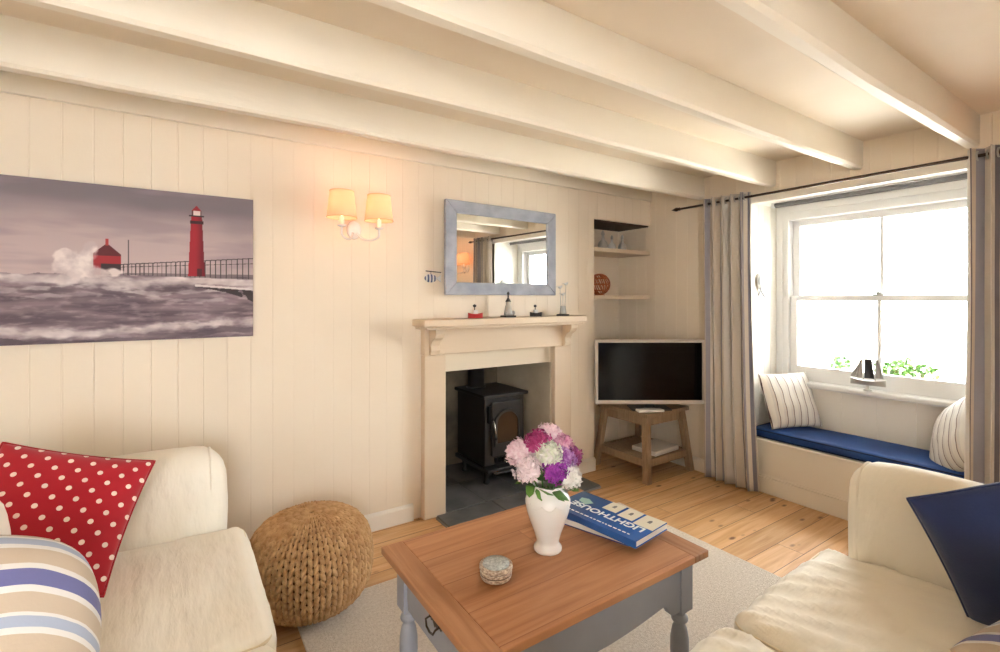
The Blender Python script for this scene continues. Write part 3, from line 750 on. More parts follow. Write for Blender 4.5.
# trinket box
tb = thing('trinket_box', 'small round patterned trinket box on the coffee table', 'trinket box', (.797, 1.217, TZ))
M_trink = mat('trinket', srgb(222,208,190), .3, var=(srgb(150,128,112), 110, (1,1,2.5))); M_trlid = mat('trinket_lid', srgb(214,222,222), .3, var=(srgb(160,172,176), 150))
MB().lathe([(.034,0),(.044,.006),(.048,.014),(.046,.020),(.049,.024),(.048,.031),(.045,.033)], 40).build('box_base', M_trink, tb)
l = MB(); l.lathe([(.049,.033),(.051,.037),(.050,.044),(.046,.047),(.04,.046)], 40); o = l.build('lid', M_trink, tb)
MB().lathe([(.041,.046),(.039,.050),(.02,.052),(.001,.0525)], 40).build('lid_inlay', M_trlid, o)
for zz, rr in ((.021,.0465),(.033,.0465)): MB().tube([(rr*math.cos(2*PI*k/40), rr*math.sin(2*PI*k/40), zz) for k in range(40)], .0016, 6, closed=True).build('band', M_bronze, tb)

# books
def text_mesh(txt, size, name, m, parent, loc, rot, extr=.0006, bold=False):
    cu = bpy.data.curves.new(name, 'FONT'); cu.body = txt; cu.size = size; cu.extrude = extr
    if bold: cu.offset = size*.02
    to = bpy.data.objects.new(name+'_src', cu); COL.objects.link(to)
    dg = bpy.context.evaluated_depsgraph_get(); me = bpy.data.meshes.new_from_object(to.evaluated_get(dg)); bpy.data.objects.remove(to)
    me.materials.clear(); me.materials.append(m); o = bpy.data.objects.new(name, me); COL.objects.link(o); o.parent = parent; o.location = loc; o.rotation_euler = rot
    return o
def cover_mat():
    m, N, L, b = mat_nodes('lighthouse_book_cover')
    tc = N.new('ShaderNodeTexCoord'); sp = N.new('ShaderNodeSeparateXYZ'); L.new(tc.outputs['Object'], sp.inputs[0])
    t = N.new('ShaderNodeTexNoise'); t.inputs['Scale'].default_value = 14; t.inputs['Detail'].default_value = 4; L.new(tc.outputs['Object'], t.inputs['Vector'])
    x = math_n(N, L, 'ADD', math_n(N, L, 'MULTIPLY', sp.outputs[1], 2.2), math_n(N, L, 'MULTIPLY', t.outputs['Fac'], .5))
    L.new(ramp(N, L, x, [(0, srgb(44,98,172)), (.4, srgb(36,76,134)), (.75, srgb(62,96,128))], 'LINEAR'), b.inputs['Base Color']); b.inputs['Roughness'].default_value = .25
    return m
M_cov = cover_mat(); M_cov2 = mat('violet_blue_cover', srgb(62,62,140), .3, var=(srgb(40,44,92), 12)); M_lett = mat('white_lettering', srgb(226,234,236), .5)
bk = thing('book', 'blue book titled LIGHTHOUSE lying on top of another book on the coffee table', 'book', (1.318, 1.262, TZ+.0265), R(7.5))
hw_, hl = .098, .188
MB().box(-hw_+.004, hw_-.003, -hl+.003, hl-.003, .003, .022).build('pages', M_pages, bk)
c = MB(); c.box(-hw_, hw_, -hl, hl, .022, .0255); c.box(-hw_, hw_, -hl, hl, 0, .003); c.box(-hw_-.002, -hw_+.003, -hl, hl, 0, .0255)
cov = c.build('cover', M_cov, bk, bevel=.0012)
text_mesh('LIGHTHOUSE', .047, 'title_lettering', M_lett, bk, (-.002, -hl+.02, .0258), (0,0,R(90)), bold=True)
bpy.data.objects['title_lettering'].scale = (1.12, 1, 1)
ln = MB()
random.seed(3); y = -hl+.04
while y < hl-.05:
    dl = random.uniform(.006,.02); ln.box(-.078, -.072, y, y+dl, .0256, .0261); y += dl+.006
ln.build('subtitle_marks', M_lett, bk)
for k, (y0, y1, x0, x1) in enumerate(((-.186, -.108, .004, .097), (-.098, -.035, .014, .097), (-.022, .040, .024, .097))):
    q = MB().box(x0, x1, y0, y1, .0255, .0262).build('cover_picture', M_cream, bk)
    g = MB(); xm, ym = (x0+x1)/2, (y0+y1)/2; g.prism([(xm-.008,ym-.006),(xm-.006,ym+.008),(xm+.012,ym+.006),(xm+.018,ym),(xm+.010,ym-.006)], .0262, .0266, 'z'); g.build('lighthouse_motif', mat('motif_grey', srgb(110,110,104), .6), q)
MB().prism([(.0,.10),(.03,.085),(.05,.12),(.04,.15),(.01,.14)], .0255, .0261, 'z').build('cover_picture', mat('pale_green_print', srgb(150,190,180), .5), bk)
bk2 = thing('book', 'violet-blue book with white page edges lying under the LIGHTHOUSE book', 'book', (1.313, 1.300, TZ), R(17.5))
MB().box(-.086, .086, -.157, .157, .003, .0235).build('pages', M_pages, bk2)
c = MB(); c.box(-.09, .09, -.16, .16, .0235, .0262); c.box(-.09, .09, -.16, .16, 0, .003); c.box(.086, .092, -.16, .16, 0, .0262); c.build('cover', M_cov2, bk2, bevel=.001)

# ------------------------------------------------------------------ fireplace
fp = thing('fireplace_surround', 'taupe painted wooden fireplace surround with a bracketed mantelpiece', 'fireplace', (1.815, YB, 0))
ox = 1.815
def fb(x0, x1, y0, y1, z0, z1, mb=None): return (mb or MB()).box(x0-ox, x1-ox, y0-YB, y1-YB, z0, z1)
ms = fb(1.175, 2.455, 2.545, 2.729, 1.178, 1.222); fb(1.195, 2.44, 2.565, 2.729, 1.160, 1.178, ms); ms.build('mantel_shelf', M_surr, fp, bevel=.006, seg=3)
for x0, x1 in ((1.232, FX0+.008), (FX1, 2.42)):
    j = fb(x0, x1, 2.672, 2.729, 0, 1.0); j.build('jamb', M_surr, fp, bevel=.006)
fb(1.232, 2.42, 2.672, 2.729, 1.0, 1.16).build('frieze', M_surr, fp, bevel=.004)
for x in (1.262, 2.33):
    prof = [(2.674, 1.0), (2.652, 1.005), (2.64, 1.03), (2.645, 1.06), (2.625, 1.09), (2.59, 1.11), (2.575, 1.135), (2.575, 1.16), (2.674, 1.16)]
    MB().prism([(y-YB, z) for y, z in prof], x-ox, x+.06-ox, 'x').build('corbel', M_surr, fp, bevel=.003)
for x0, x1 in ((1.215, 1.24), (2.40, 2.425)): pass
fb(FX0+.0, FX1, 2.735, 2.774, FZ, 1.0).build('lintel', mat('lintel_paint', srgb(228,214,190), .6), fp, bevel=.003)
# hearth
he = thing('hearth', 'dark slate tiled hearth in front of and under the stove', 'hearth', (1.88, 2.9, 0))
h = MB(); h.box(1.30-1.88, 2.49-1.88, 2.44-2.9, 2.655-2.9, 0, .012); h.box(FX0+.014-1.88, FX1-.017-1.88, 2.655-2.9, YB+.678-2.9, 0, .012); h.build('mortar_bed', M_grout, he)
h = MB(); xs = [1.30, 1.70, 2.09, 2.49]
for i in range(3): h.box(xs[i]-1.88+.004, xs[i+1]-1.88-.004, 2.444-2.9, 2.652-2.9, .004, .022)
for r0, r1 in ((2.66, 3.03), (3.038, 3.404)):
    x3 = [FX0+.018, 1.665, 1.96, FX1-.02]
    for i in range(3): h.box(x3[i]-1.88+.003, x3[i+1]-1.88-.003, r0-2.9, r1-2.9, .004, .022)
h.build('slate_tiles', M_slate, he, bevel=.003)
# stove
st = thing('wood_stove', 'black cast iron wood burning stove standing in the fireplace', 'stove', (1.965, 3.08, .022))
X0, X1, Y0, Y1 = -.175, .175, -.20, .20
b = MB(); b.box(X0, X1, Y0, Y1, .13, .615); b.build('stove_body', M_iron, st, bevel=.01, seg=3)
b = MB(); b.box(X0-.02, X1+.02, Y0-.025, Y1+.015, .615, .64); b.build('top_plate', M_iron, st, bevel=.008, seg=3)
b = MB(); b.box(X0-.015, X1+.015, Y0-.07, Y1+.01, .10, .13); b.box(X0+.02, X1-.02, Y0-.10, Y0-.05, .10, .115); b.build('ash_ledge', M_iron, st, bevel=.006)
dm = MB(); yd = Y0-.02
dx0, dx1, dz0, dz1 = -.125, .135, .20, .585
arch = [(.10*math.cos(R(a)), .43+.085*math.sin(R(a))) for a in range(0, 181, 12)]
# door slab with arched glass: slab behind, raised arched frame in front
dm.box(dx0, dx1, yd, Y0+.005, dz0, dz1)
door = dm.build('stove_door', M_iron, st, bevel=.008, seg=3)
outer = [(.112, .27)]+[(.112*math.cos(R(a))+0, .43+.102*math.sin(R(a))) for a in range(0, 181, 12)]+[(-.112, .27)]
fr = MB(); inner = [(.092, .29)]+[(.092*math.cos(R(a)), .43+.08*math.sin(R(a))) for a in range(0, 181, 12)]+[(-.092, .29)]
n = len(outer); vs = [(x+.005, yd-.014, z) for x, z in outer]+[(x+.005, yd-.014, z) for x, z in inner]+[(x+.005, yd+.002, z) for x, z in outer]+[(x+.005, yd+.002, z) for x, z in inner]
fs = []
for i in range(n):
    k = (i+1) % n; fs += [(i, k, n+k, n+i), (i, 2*n+i, 2*n+k, k), (n+i, n+k, 3*n+k, 3*n+i)]
fr.add(vs, fs); fr.build('glass_surround', M_iron, door)
MB().prism([(x+.005, z) for x, z in inner], yd-.004, yd-.0005, 'y').build('glass', M_stoveglass, door)
hd = MB(); hd.tube([(dx0+.0, yd-.005, .47), (dx0-.006, yd-.035, .455), (dx0+.0, yd-.045, .40), (dx0+.006, yd-.045, .335)], [.007,.006,.006,.009], 10); hd.build('door_handle', M_chrome, door)
hd = MB(); hd.box(dx0-.03, dx0-.006, yd-.004, Y0+.002, .44, .56); hd.build('hinge_block', M_ironbar, door, bevel=.003)
b = MB()
for k in range(7): b.box(-.09+k*.028, -.075+k*.028, Y0-.012, Y0+.002, .15, .185)
b.build('air_vent', M_ironbar, st); b = MB(); b.tube([(-.03, Y0-.012, .168), (-.03, Y0-.055, .160)], .006, 8); b.ball((-.03, Y0-.06, .16), .011, 10, 8); b.build('air_control', M_chrome, st)
for sx in (-1, 1):
    for sy in (-1, 1): MB().lathe([(.020,0),(.024,.012),(.015,.03),(.017,.07),(.026,.10)], 14, Matrix.Translation((sx*.14, sy*.16-.01, 0))).build('leg', M_iron, st)
fl = MB(); fl.lathe([(.075,.64),(.075,.655),(.064,.66),(.064,.853)], 28, Matrix.Translation((-.06, .11, 0))); fl.build('flue', M_iron, st)

# ------------------------------------------------------------------ mirror
mr = thing('wall_mirror', 'rectangular mirror in a distressed grey wooden frame above the mantelpiece', 'mirror', (1.832, 2.695, 1.668), R(2.7))
W2, H2, fw_ = .463, .2985, .08
def mbar(pts, nm='frame_rail'): MB().prism(pts, -.016, .012, 'y').build(nm, M_mframe, mr, bevel=.005, seg=2)
mbar([(-W2, H2), (W2, H2), (W2-fw_, H2-fw_), (-W2+fw_, H2-fw_)]); mbar([(-W2, -H2), (W2, -H2), (W2-fw_, -H2+fw_), (-W2+fw_, -H2+fw_)])
mbar([(-W2, -H2), (-W2, H2), (-W2+fw_, H2-fw_), (-W2+fw_, -H2+fw_)], 'frame_stile'); mbar([(W2, -H2), (W2, H2), (W2-fw_, H2-fw_), (W2-fw_, -H2+fw_)], 'frame_stile')
MB().box(-W2+fw_-.004, W2-fw_+.004, -.004, .006, -H2+fw_-.004, H2-fw_+.004).build('mirror_glass', M_mirror, mr)

# ------------------------------------------------------------------ canvas print of a lighthouse in a storm
def smooth(a, b, x):
    t = max(0, min(1, (x-a)/(b-a))); return t*t*(3-2*t)
def mixc(a, b, t): return tuple(a[i]+(b[i]-a[i])*t for i in range(3))
def nz(x, z, s=0): return noise.fractal(Vector((x, z, s)), 1.0, 2.0, 4)
def paint(x, z):
    sky = mixc((196,176,176), (182,164,166), smooth(1.50, 1.70, z))
    n1 = nz(x*1.5+3, z*5, 1); sky = mixc(sky, (124,114,122), max(0, min(1, smooth(1.63, 1.80, z+n1*.07+.025*math.sin(x*3.2+1)))))
    n2 = nz(x*2.0+5, z*11, 2); sky = mixc(sky, (150,134,142), max(0, min(.55, n2*1.1)))
    c = sky
    hz = 1.452+.008*nz(x*10, 0, 7)
    if z < hz:
        wx = x+.05*nz(x*3, z*9, 15); wv = nz(wx*3.0, z*24, 3); fine = nz(x*16, z*60, 4)
        c = mixc((140,122,130), (96,82,92), max(0, min(1, .45+1.3*wv))); c = mixc(c, (178,160,164), max(0, min(.6, fine*.8)))
        for zc, th, am in ((1.428, .032, 1), (1.385, .012, .55), (1.350, .008, .4), (1.215, .026, .95)):
            cz = zc+.010*math.sin(x*9+zc*40)+.014*nz(x*4, zc*10, 8)
            if zc < 1.25: cz = 1.215+.018*math.sin((x+.05)*6)+.012*nz(x*7, 1, 9)
            d = abs(z-cz)+.016*nz(x*16, z*34, 6); k = 1-smooth(th*.15, th*1.1, d); k *= .75+.6*nz(x*9, z*14, 16)
            c = mixc(c, (224,214,213), max(0, min(1, k*am)))
            if am > .9 and -.02 < z-(cz-th*1.3) < .006: c = mixc(c, (84,72,80), .55*max(0, .5+nz(x*5, z*8, 18)))
        if x > .06:
            t_ = (x-.06)/.25; top = 1.405-.018*t_; bot = top-.006-.052*t_*t_
            if bot < z < top: c = mixc(c, (52,44,48), .92 if nz(x*30, z*24, 3) < .22 else .1)
            if top <= z < top+.010: c = (218,208,208)
    # hut
    if -.312 < x < -.217:
        if 1.45 < z < 1.54: c = (160,42,50) if z > 1.50 else ((60,44,48) if x > -.285 else (150,40,48))
        a = 1-abs((x+.2645)/.055)
        if 1.535 < z < 1.535+.055*a: c = (96,36,42)
    if abs(x+.2645) < .006 and 1.58 < z < 1.61: c = (170,60,60)
    if abs(x+.19) < .0018 and 1.45 < z < 1.61: c = (90,80,86)
    # pier railing and trestle
    if x > -.217:
        t = (x+.217)/.52; zt = 1.498+.05*t; zd = 1.452-.01*t
        per = .016+.006*t
        if abs(z-zt) < .0022 or abs(z-(zd+(zt-zd)*.75)) < .0014: c = (70,62,68)
        if zd < z < zt:
            if (x % per) < .0035: c = (64,56,62)
            if z < zd+(zt-zd)*.22: c = mixc(c, (86,76,82), .6)
    # splash
    for (cx, cz, rx, rz, rot) in ((-.365, 1.475, .075, .055, 0), (-.40, 1.535, .040, .022, .3), (-.335, 1.525, .030, .050, -.5), (-.318, 1.575, .024, .022, .4), (-.30, 1.458, .09, .020, 0)):
        dx, dz = x-cx, z-cz; ca_, sa_ = math.cos(rot), math.sin(rot); dx, dz = dx*ca_+dz*sa_, -dx*sa_+dz*ca_
        d = (dx/rx)**2+(dz/rz)**2+1.1*nz(x*18, z*18, 11)
        k = 1-smooth(.35, 1.35, d); shade = mixc((238,226,222), (196,180,182), max(0, min(1, .45+1.2*nz(x*16, z*16, 12)))); c = mixc(c, shade, k*.92)
    # lighthouse
    if 1.452 < z < 1.735:
        hw = .034-.012*(z-1.452)/.283
        if abs(x-.066) < hw: c = mixc((160,32,46), (112,22,36), smooth(-.01, .03, x-.066))
        if abs(x-.078) < .010 and z < 1.49: c = (80,30,38)
    if 1.70 < z < 1.715 and abs(x-.066) < .027: c = (60,30,36)
    if 1.735 <= z < 1.742 and abs(x-.066) < .031: c = (50,40,44)
    if 1.742 <= z < 1.762 and abs(x-.066) < .019: c = (226,206,202) if abs(x-.066) < .014 else (90,50,54)
    if 1.762 <= z < 1.788 and abs(x-.066) < .021*(1-(z-1.762)/.026): c = (150,40,50)
    return c
cv = thing('canvas_print', 'unframed canvas print of a red lighthouse in stormy grey sea on the boarded wall', 'picture', (-.297, YB-.0185, 1.501))
cx0, cx1, cz0, cz1 = -.90, .306, 1.159, 1.843
nx, nzz = 560, 320; vs = []; fs = []; cols = []
for j in range(nzz+1):
    for i in range(nx+1):
        x = cx0+(cx1-cx0)*i/nx; z = cz0+(cz1-cz0)*j/nzz; vs.append((x+.297, -.0175-.0003, z-1.501))
        c = paint(x, z); cols += list(srgb(*[max(0, min(255, q)) for q in c]))
for j in range(nzz):
    for i in range(nx): a = j*(nx+1)+i; fs.append((a, a+1, a+nx+2, a+nx+1))
pm = MB().add(vs, fs).build('printed_face', None, cv, fix=False)
ca = pm.data.color_attributes.new('print', 'FLOAT_COLOR', 'POINT'); ca.data.foreach_set('color', cols)
m, N, L, b = mat_nodes('canvas_print_ink'); at_ = N.new('ShaderNodeAttribute'); at_.attribute_name = 'print'; L.new(at_.outputs['Color'], b.inputs['Base Color']); b.inputs['Roughness'].default_value = .7
pm.data.materials.append(m)
MB().box(cx0+.297, cx1+.297, -.0175, .0175, cz0-1.501, cz1-1.501).build('canvas_edge', mat('canvas_wrap', srgb(128,116,122), .8), cv, bevel=.002)

# ------------------------------------------------------------------ wall sconces
def sconce(label, loc, rz, group=None):
    t = thing('wall_light', label, 'wall lamp', loc, rz, group)    # local: wall at y=0, room towards -y
    b = MB(); b.lathe([(.001,0),(.052,0),(.050,.010),(.036,.018),(.001,.022)], 32, Matrix.Rotation(R(90), 4, 'X'), sx=.8, sy=1.0, cap=False); b.build('back_plate', M_white, t)
    for s in (-1, 1):
        a = MB(); pts = [(s*.01, -.018, -.02), (s*.035, -.06, -.055), (s*.07, -.10, -.062), (s*.10, -.125, -.045), (s*.102, -.128, -.015), (s*.102, -.128, .01)]
        P = [Vector(p) for p in pts]; sm = []
        for i in range(len(P)-1):
            for k in range(5):
                t_ = k/5; p0, p1, p2, p3 = P[max(i-1,0)], P[i], P[i+1], P[min(i+2,len(P)-1)]
                sm.append(.5*((2*p1)+(-p0+p2)*t_+(2*p0-5*p1+4*p2-p3)*t_**2+(-p0+3*p1-3*p2+p3)*t_**3))
        sm.append(P[-1]); a.tube(sm, .006, 10); a.lathe([(.006,-.005),(.022,0),(.024,.006),(.014,.010),(.013,.05)], 20, Matrix.Translation((s*.102, -.128, .0)))
        arm = a.build('arm', M_white, t)
        bu = MB(); bu.ball((s*.102, -.128, .085), (.018,.018,.032), 14, 10); bu.build('bulb', M_bulb, arm)
        sh = MB(); n = 40; z0, z1, r0, r1 = .045, .185, .078, .062
        sh.lathe([(r0, z0), (r1, z1)], n, Matrix.Translation((s*.102, -.128, 0)), cap=False)
        so = sh.build('lamp_shade', M_shade, t); 
        rg_ = MB(); 
        for rr, zz in ((r0, z0), (r1, z1)): rg_.tube([(s*.102+rr*math.cos(2*PI*k/40), -.128+rr*math.sin(2*PI*k/40), zz) for k in range(40)], .0022, 6, closed=True)
        rg_.tube([(s*.102-r1, -.128, z1-.012), (s*.102+r1, -.128, z1-.012)], .0015, 6); rg_.tube([(s*.102, -.128, .10), (s*.102, -.128, z1-.012)], .002, 6)
        rg_.build('shade_trim', mat('shade_binding', srgb(222,180,140), .8), so)
        ld = bpy.data.lights.new('bulb_light', 'POINT'); ld.energy = LAMP; ld.color = (1.0, .61, .40); ld.shadow_soft_size = .02
        lo_ = bpy.data.objects.new('bulb_light', ld); COL.objects.link(lo_); lo_.parent = t; lo_.location = (s*.102, -.128, .132)
    return t
LAMP = .55
sconce('cream twin-shade wall light glowing between the canvas print and the mirror', (.822, YB, 1.735), 0)
sconce('twin-shade wall light on the window wall, seen glowing in the mirror', (XR, .06, 1.735), R(-90))

# ------------------------------------------------------------------ alcove shelves and their ornaments
for z, lb in ((1.752, 'upper painted shelf in the alcove right of the chimney breast'), (1.372, 'lower painted shelf in the alcove above the television')):
    o = MB().box(AX0+.001-3.045, XR-3.045+.018, -.17, .185, -.032, 0).build('alcove_shelf', M_surr, bevel=.003, loc=(3.045, YB+.17, z)); tag(o, lb, 'shelf')
# dark brown strip inside top compartment: soffit board
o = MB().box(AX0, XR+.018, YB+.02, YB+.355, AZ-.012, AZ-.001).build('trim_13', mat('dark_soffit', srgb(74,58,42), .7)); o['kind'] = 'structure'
def bottle(label, x, y, h, m, seed):
    t = thing('glass_ornament', label, 'ornament', (x, y, 1.752), 0)
    k = h/.15
    MB().lathe([(.02*k,0),(.036*k,.005*k),(.040*k,.03*k),(.034*k,.055*k),(.014*k,.075*k),(.010*k,.10*k),(.012*k,.105*k)], 24).build('ornament_body', m, t)
    MB().lathe([(.008*k,.105*k),(.014*k,.118*k),(.012*k,.135*k),(.004*k,.15*k)], 16).build('stopper', M_silver, t)
bottle('squat silvery ornament, leftmost of three on the upper alcove shelf', 2.90, 2.82, .155, M_silver, 1)
bottle('white ornament in the middle of three on the upper alcove shelf', 3.015, 2.83, .125, M_white, 2)
bottle('small pale ornament, rightmost of three on the upper alcove shelf', 3.13, 2.82, .135, M_silver, 3)
cp = thing('copper_ornament', 'round openwork copper ball ornament on the lower alcove shelf', 'ornament', (2.88, 2.84, 1.372))
b = MB(); rr = .085
for k in range(9):
    A = Matrix.Translation((0,0,rr+.006)) @ Matrix.Rotation(PI*k/9, 4, 'Z') @ Matrix.Rotation(R(72+8*math.sin(k*2)), 4, 'X')
    b.tube([A @ Vector((rr*math.cos(2*PI*q/36), rr*math.sin(2*PI*q/36), 0)) for q in range(36)], .0045, 6, closed=True)
for zz in (-.05, 0, .05):
    q_ = math.sqrt(rr*rr-zz*zz); b.tube([(q_*math.cos(2*PI*q/36), q_*math.sin(2*PI*q/36), rr+.006+zz) for q in range(36)], .0045, 6, closed=True)
b.build('wire_ball', M_copper, cp); MB().lathe([(.045,0),(.045,.006),(.02,.010)], 24).build('foot', M_copper, cp)

# ------------------------------------------------------------------ mantel ornaments
MZ = 1.222
def boat(label, x, y, hullm, sailm, s=1):
    t = thing('toy_boat', label, 'ornament', (x, y, MZ), R(-15))
    vs = []; fs = []; n = 12
    for k in range(n+1):
        u = -1+2*k/n; wd = .016*(1-u*u)**.6*s; xx = u*.036*s; up = .006*u*u*s
        vs += [(xx, -wd, .020*s+up), (xx, -wd*.5, .0), (xx, wd*.5, .0), (xx, wd, .020*s+up)]
    for k in range(n):
        for j in range(3): a = k*4+j; fs.append((a, a+4, a+5, a+1))
        fs.append((k*4+3, k*4+7, k*4+4, k*4))
    MB().add(vs, fs, False).build('hull', hullm, t)
    MB().box(-.012*s, .010*s, -.008*s, .008*s, .018*s, .038*s).build('cabin', sailm, t, bevel=.001)
    MB().tube([(-.004*s, 0, .036*s), (-.004*s, 0, .066*s)], .0022*s, 6).build('mast', M_dark, t)
    MB().ball((-.004*s, 0, .058*s), (.009*s,.006*s,.007*s), 10, 6).build('funnel', M_dark, t)
boat('small red and white toy boat towards the left of the mantelpiece', 1.56, 2.62, M_red, M_white, 1.35)
boat('small white toy boat with a dark mast on the mantelpiece right of centre', 2.045, 2.62, M_dark, M_white, 1.25)
lt = thing('ship_ornament', 'silvery grey ornament with a dark pointed top in the middle of the mantelpiece', 'ornament', (1.82, 2.63, MZ))
MB().box(-.045, .045, -.03, .03, 0, .012).build('plinth', M_dark, lt, bevel=.003)
MB().lathe([(.030,.012),(.026,.04),(.020,.075),(.016,.08),(.016,.10),(.02,.103)], 20).build('tower', M_silver, lt)
MB().lathe([(.020,.103),(.012,.118),(.005,.13),(.006,.15),(.010,.158),(.004,.17)], 16).build('dark_top', M_dark, lt)
b = MB(); b.ball((.030,-.012,.028),(.016,.012,.016)); b.ball((-.028,-.014,.024),(.012,.010,.012)); b.build('rock', M_greymetal, lt)
gl = thing('wire_bird_ornament', 'tall pale wire bird ornament on a dark base at the right of the mantelpiece', 'ornament', (2.30, 2.63, MZ))
MB().lathe([(.055,0),(.055,.008),(.05,.012)], 24, sy=.6).build('plinth', M_dark, gl)
b = MB()
for x, h in ((-.028,.20), (.0,.15), (.028,.225)): b.tube([(x*.5,0,.01), (x*.8,0,h*.5), (x,0,h)], .0018, 6)
b.build('wire', M_silver, gl)
for x, h in ((-.028,.205), (.0,.155), (.028,.23)):
    b = MB(); b.ball((x,0,h),(.016,.008,.009)); b.ball((x+.015,0,h+.008),.006,8,6); b.add([(x-.012,0,h),(x-.034,-.005,h+.006),(x-.034,.005,h+.002)],[(0,1,2)]); b.build('bird', M_white, gl)
MB().lathe([(.03,.012),(.026,.03),(.022,.065),(.024,.07)], 20, sy=.7).build('glass_cup', M_greymetal, gl)
# striped fish hook left of mirror
fh = thing('hanging_fish', 'small blue and white striped ornament hanging on the wall left of the mirror', 'ornament', (1.315, YB-.013, 1.472))
b = MB(); b.tube([(-.055, -.004, .045), (.05, -.004, .038)], .0035, 6); b.tube([(0,0,.042),(0,.010,.042)], .003, 6); b.build('hanger_bar', M_dark, fh)
M_fish = stripe_mat('fish_stripe', [(0, srgb(60,74,110)), (.5, srgb(226,224,220))], .022, 0)
b = MB(); b.ball((-.02,-.0,.0), (.042,.010,.026), 20, 12); b.build('fish_body', M_fish, fh)
b = MB(); b.prism([(.018,0),(.052,.024),(.046,0),(.052,-.024)], -.003, .003, 'y'); b.build('tail', M_white, fh, bevel=.001)
MB().tube([(-.02,-.002,.024),(-.02,-.003,.042)], .0015, 6).build('thread', M_dark, fh)
# fish ornament on window reveal
fo = thing('fish_ornament', 'grey woven fish ornament hanging on the left window reveal beside the curtain', 'ornament', (3.52, WY1-.016, 1.46))
b = MB()
for k in range(6):
    s_ = .35+.13*k; b.tube([(.040*s_*math.cos(2*PI*q/28), .0-.004*math.sin(k), .012+.058*s_*math.sin(2*PI*q/28)) for q in range(28)], .004, 6, closed=True)
b.tube([(0,0,.075),(0,.004,.10)], .0025, 6)
b.ball((0,0,.012),(.036,.006,.05)); b.build('fish_body', M_greymetal, fo)
b = MB(); b.tube([(-.008,0,-.035),(.02,0,-.075),(.05,0,-.098)], .006, 8); b.tube([(.008,0,-.035),(-.015,0,-.07),(-.034,0,-.09)], .006, 8); b.build('tail', M_greymetal, fo)
fo2 = copy_tree(fo); fo2.location = (3.52, WY0+.016, 1.50); fo2.rotation_euler.z = PI; fo2['label'] = 'grey woven fish ornament seen reflected in the mirror, on the right-hand window reveal'
# model ship on the sill
sh = thing('model_ship', 'silver model sailing ship on the window sill', 'model ship', (3.735, 1.275, .7745), R(95))
MB().lathe([(.020,-.0295),(.022,-.026),(.008,-.018),(.007,.004)], 20).build('pedestal', M_silver, sh)
sh.scale = (1.12,1.12,1.15); sh.location.z = .745+.0295*1.15
vs = []; fs = []; n = 14
for k in range(n+1):
    u = -1+2*k/n; wd = .018*(1-abs(u)**2.5)**.6; xx = u*.085; up = .012*u*u
    vs += [(xx, -wd, .028+up), (xx, -wd*.4, .002), (xx, wd*.4, .002), (xx, wd, .028+up)]
for k in range(n):
    for j in range(3): a = k*4+j; fs.append((a, a+4, a+5, a+1))
    fs.append((k*4+3, k*4+7, k*4+4, k*4))
MB().add(vs, fs).build('hull', M_silver, sh)
for x in (-.035, .02): MB().tube([(x,0,.028),(x,0,.155)], .0022, 6).build('mast', M_greymetal, sh)
def sail(pts, bul, m):
    # pts: 4 corners (x,z); curved sheet with thickness
    b = MB(); n = 6; vs = []
    for s in (0, 1):
        for i in range(n+1):
            for j in range(n+1):
                u, v = i/n, j/n
                x = (pts[0][0]*(1-u)+pts[1][0]*u)*(1-v)+(pts[3][0]*(1-u)+pts[2][0]*u)*v
                z = (pts[0][1]*(1-u)+pts[1][1]*u)*(1-v)+(pts[3][1]*(1-u)+pts[2][1]*u)*v
                vs.append((x, .001+bul*math.sin(PI*u)*math.sin(PI*(v*.8+.1))+s*.0012, z))
    fs = []; q = (n+1)**2
    for s in (0, 1):
        for i in range(n):
            for j in range(n): a = s*q+i*(n+1)+j; fs.append((a, a+1, a+n+2, a+n+1))
    b.add(vs, fs, True); b.build('sail', m, sh)
sail([(-.075,.045),(-.038,.045),(-.038,.15),(-.05,.15)], -.012, M_greymetal); sail([(-.032,.04),(.016,.04),(.016,.15),(-.02,.15)], -.014, M_dark)
sail([(.024,.04),(.06,.04),(.04,.14),(.024,.15)], -.012, M_silver); sail([(.045,.045),(.085,.045),(.04,.13),(.038,.13)], -.006, M_greymetal)

# ------------------------------------------------------------------ television and stand
def stand():
    cx, cy = 3.075, 2.56; t = thing('television_stand', 'limed oak square side table with splayed legs under the television', 'side table', (cx, cy, 0))
    zt = .50; h = .25
    MB().box(-h, h, -h, h, zt-.028, zt).build('tabletop', M_oak, t, bevel=.004)
    ap = MB(); q = .20
    for s in (-1, 1): ap.box(-q, q, s*q-.01, s*q+.01, zt-.10, zt-.028); ap.box(s*q-.01, s*q+.01, -q, q, zt-.10, zt-.028)
    ap.build('apron', M_oak, t)
    for sx in (-1, 1):
        for sy in (-1, 1):
            b = MB(); p0 = Vector((sx*.255, sy*.255, 0)); p1 = Vector((sx*.205, sy*.205, zt-.028)); w_ = .024
            vs = [p0+Vector((a*w_, b_*w_, 0)) for a, b_ in ((-1,-1),(1,-1),(1,1),(-1,1))]+[p1+Vector((a*w_, b_*w_, 0)) for a, b_ in ((-1,-1),(1,-1),(1,1),(-1,1))]
            b.add(vs, [(0,1,2,3),(4,5,6,7),(0,1,5,4),(1,2,6,5),(2,3,7,6),(3,0,4,7)]); b.build('leg', M_oak, t, bevel=.003)
    MB().box(-.235, .235, -.235, .235, .135, .155).build('lower_shelf', M_oak, t, bevel=.003)
    r_ = MB()
    for s in (-1, 1): r_.box(-.235, .235, s*.238-.01, s*.238+.01, .11, .165); r_.box(s*.238-.01, s*.238+.01, -.235, .235, .11, .165)
    r_.build('shelf_rail', M_oak, t, bevel=.002)
stand()
tv = thing('television', 'flat screen television with a silver frame in the alcove corner', 'television', (2.995, 2.425, .50), R(-33.7))
wv, hv = .417, .245
b = MB(); zc = .285
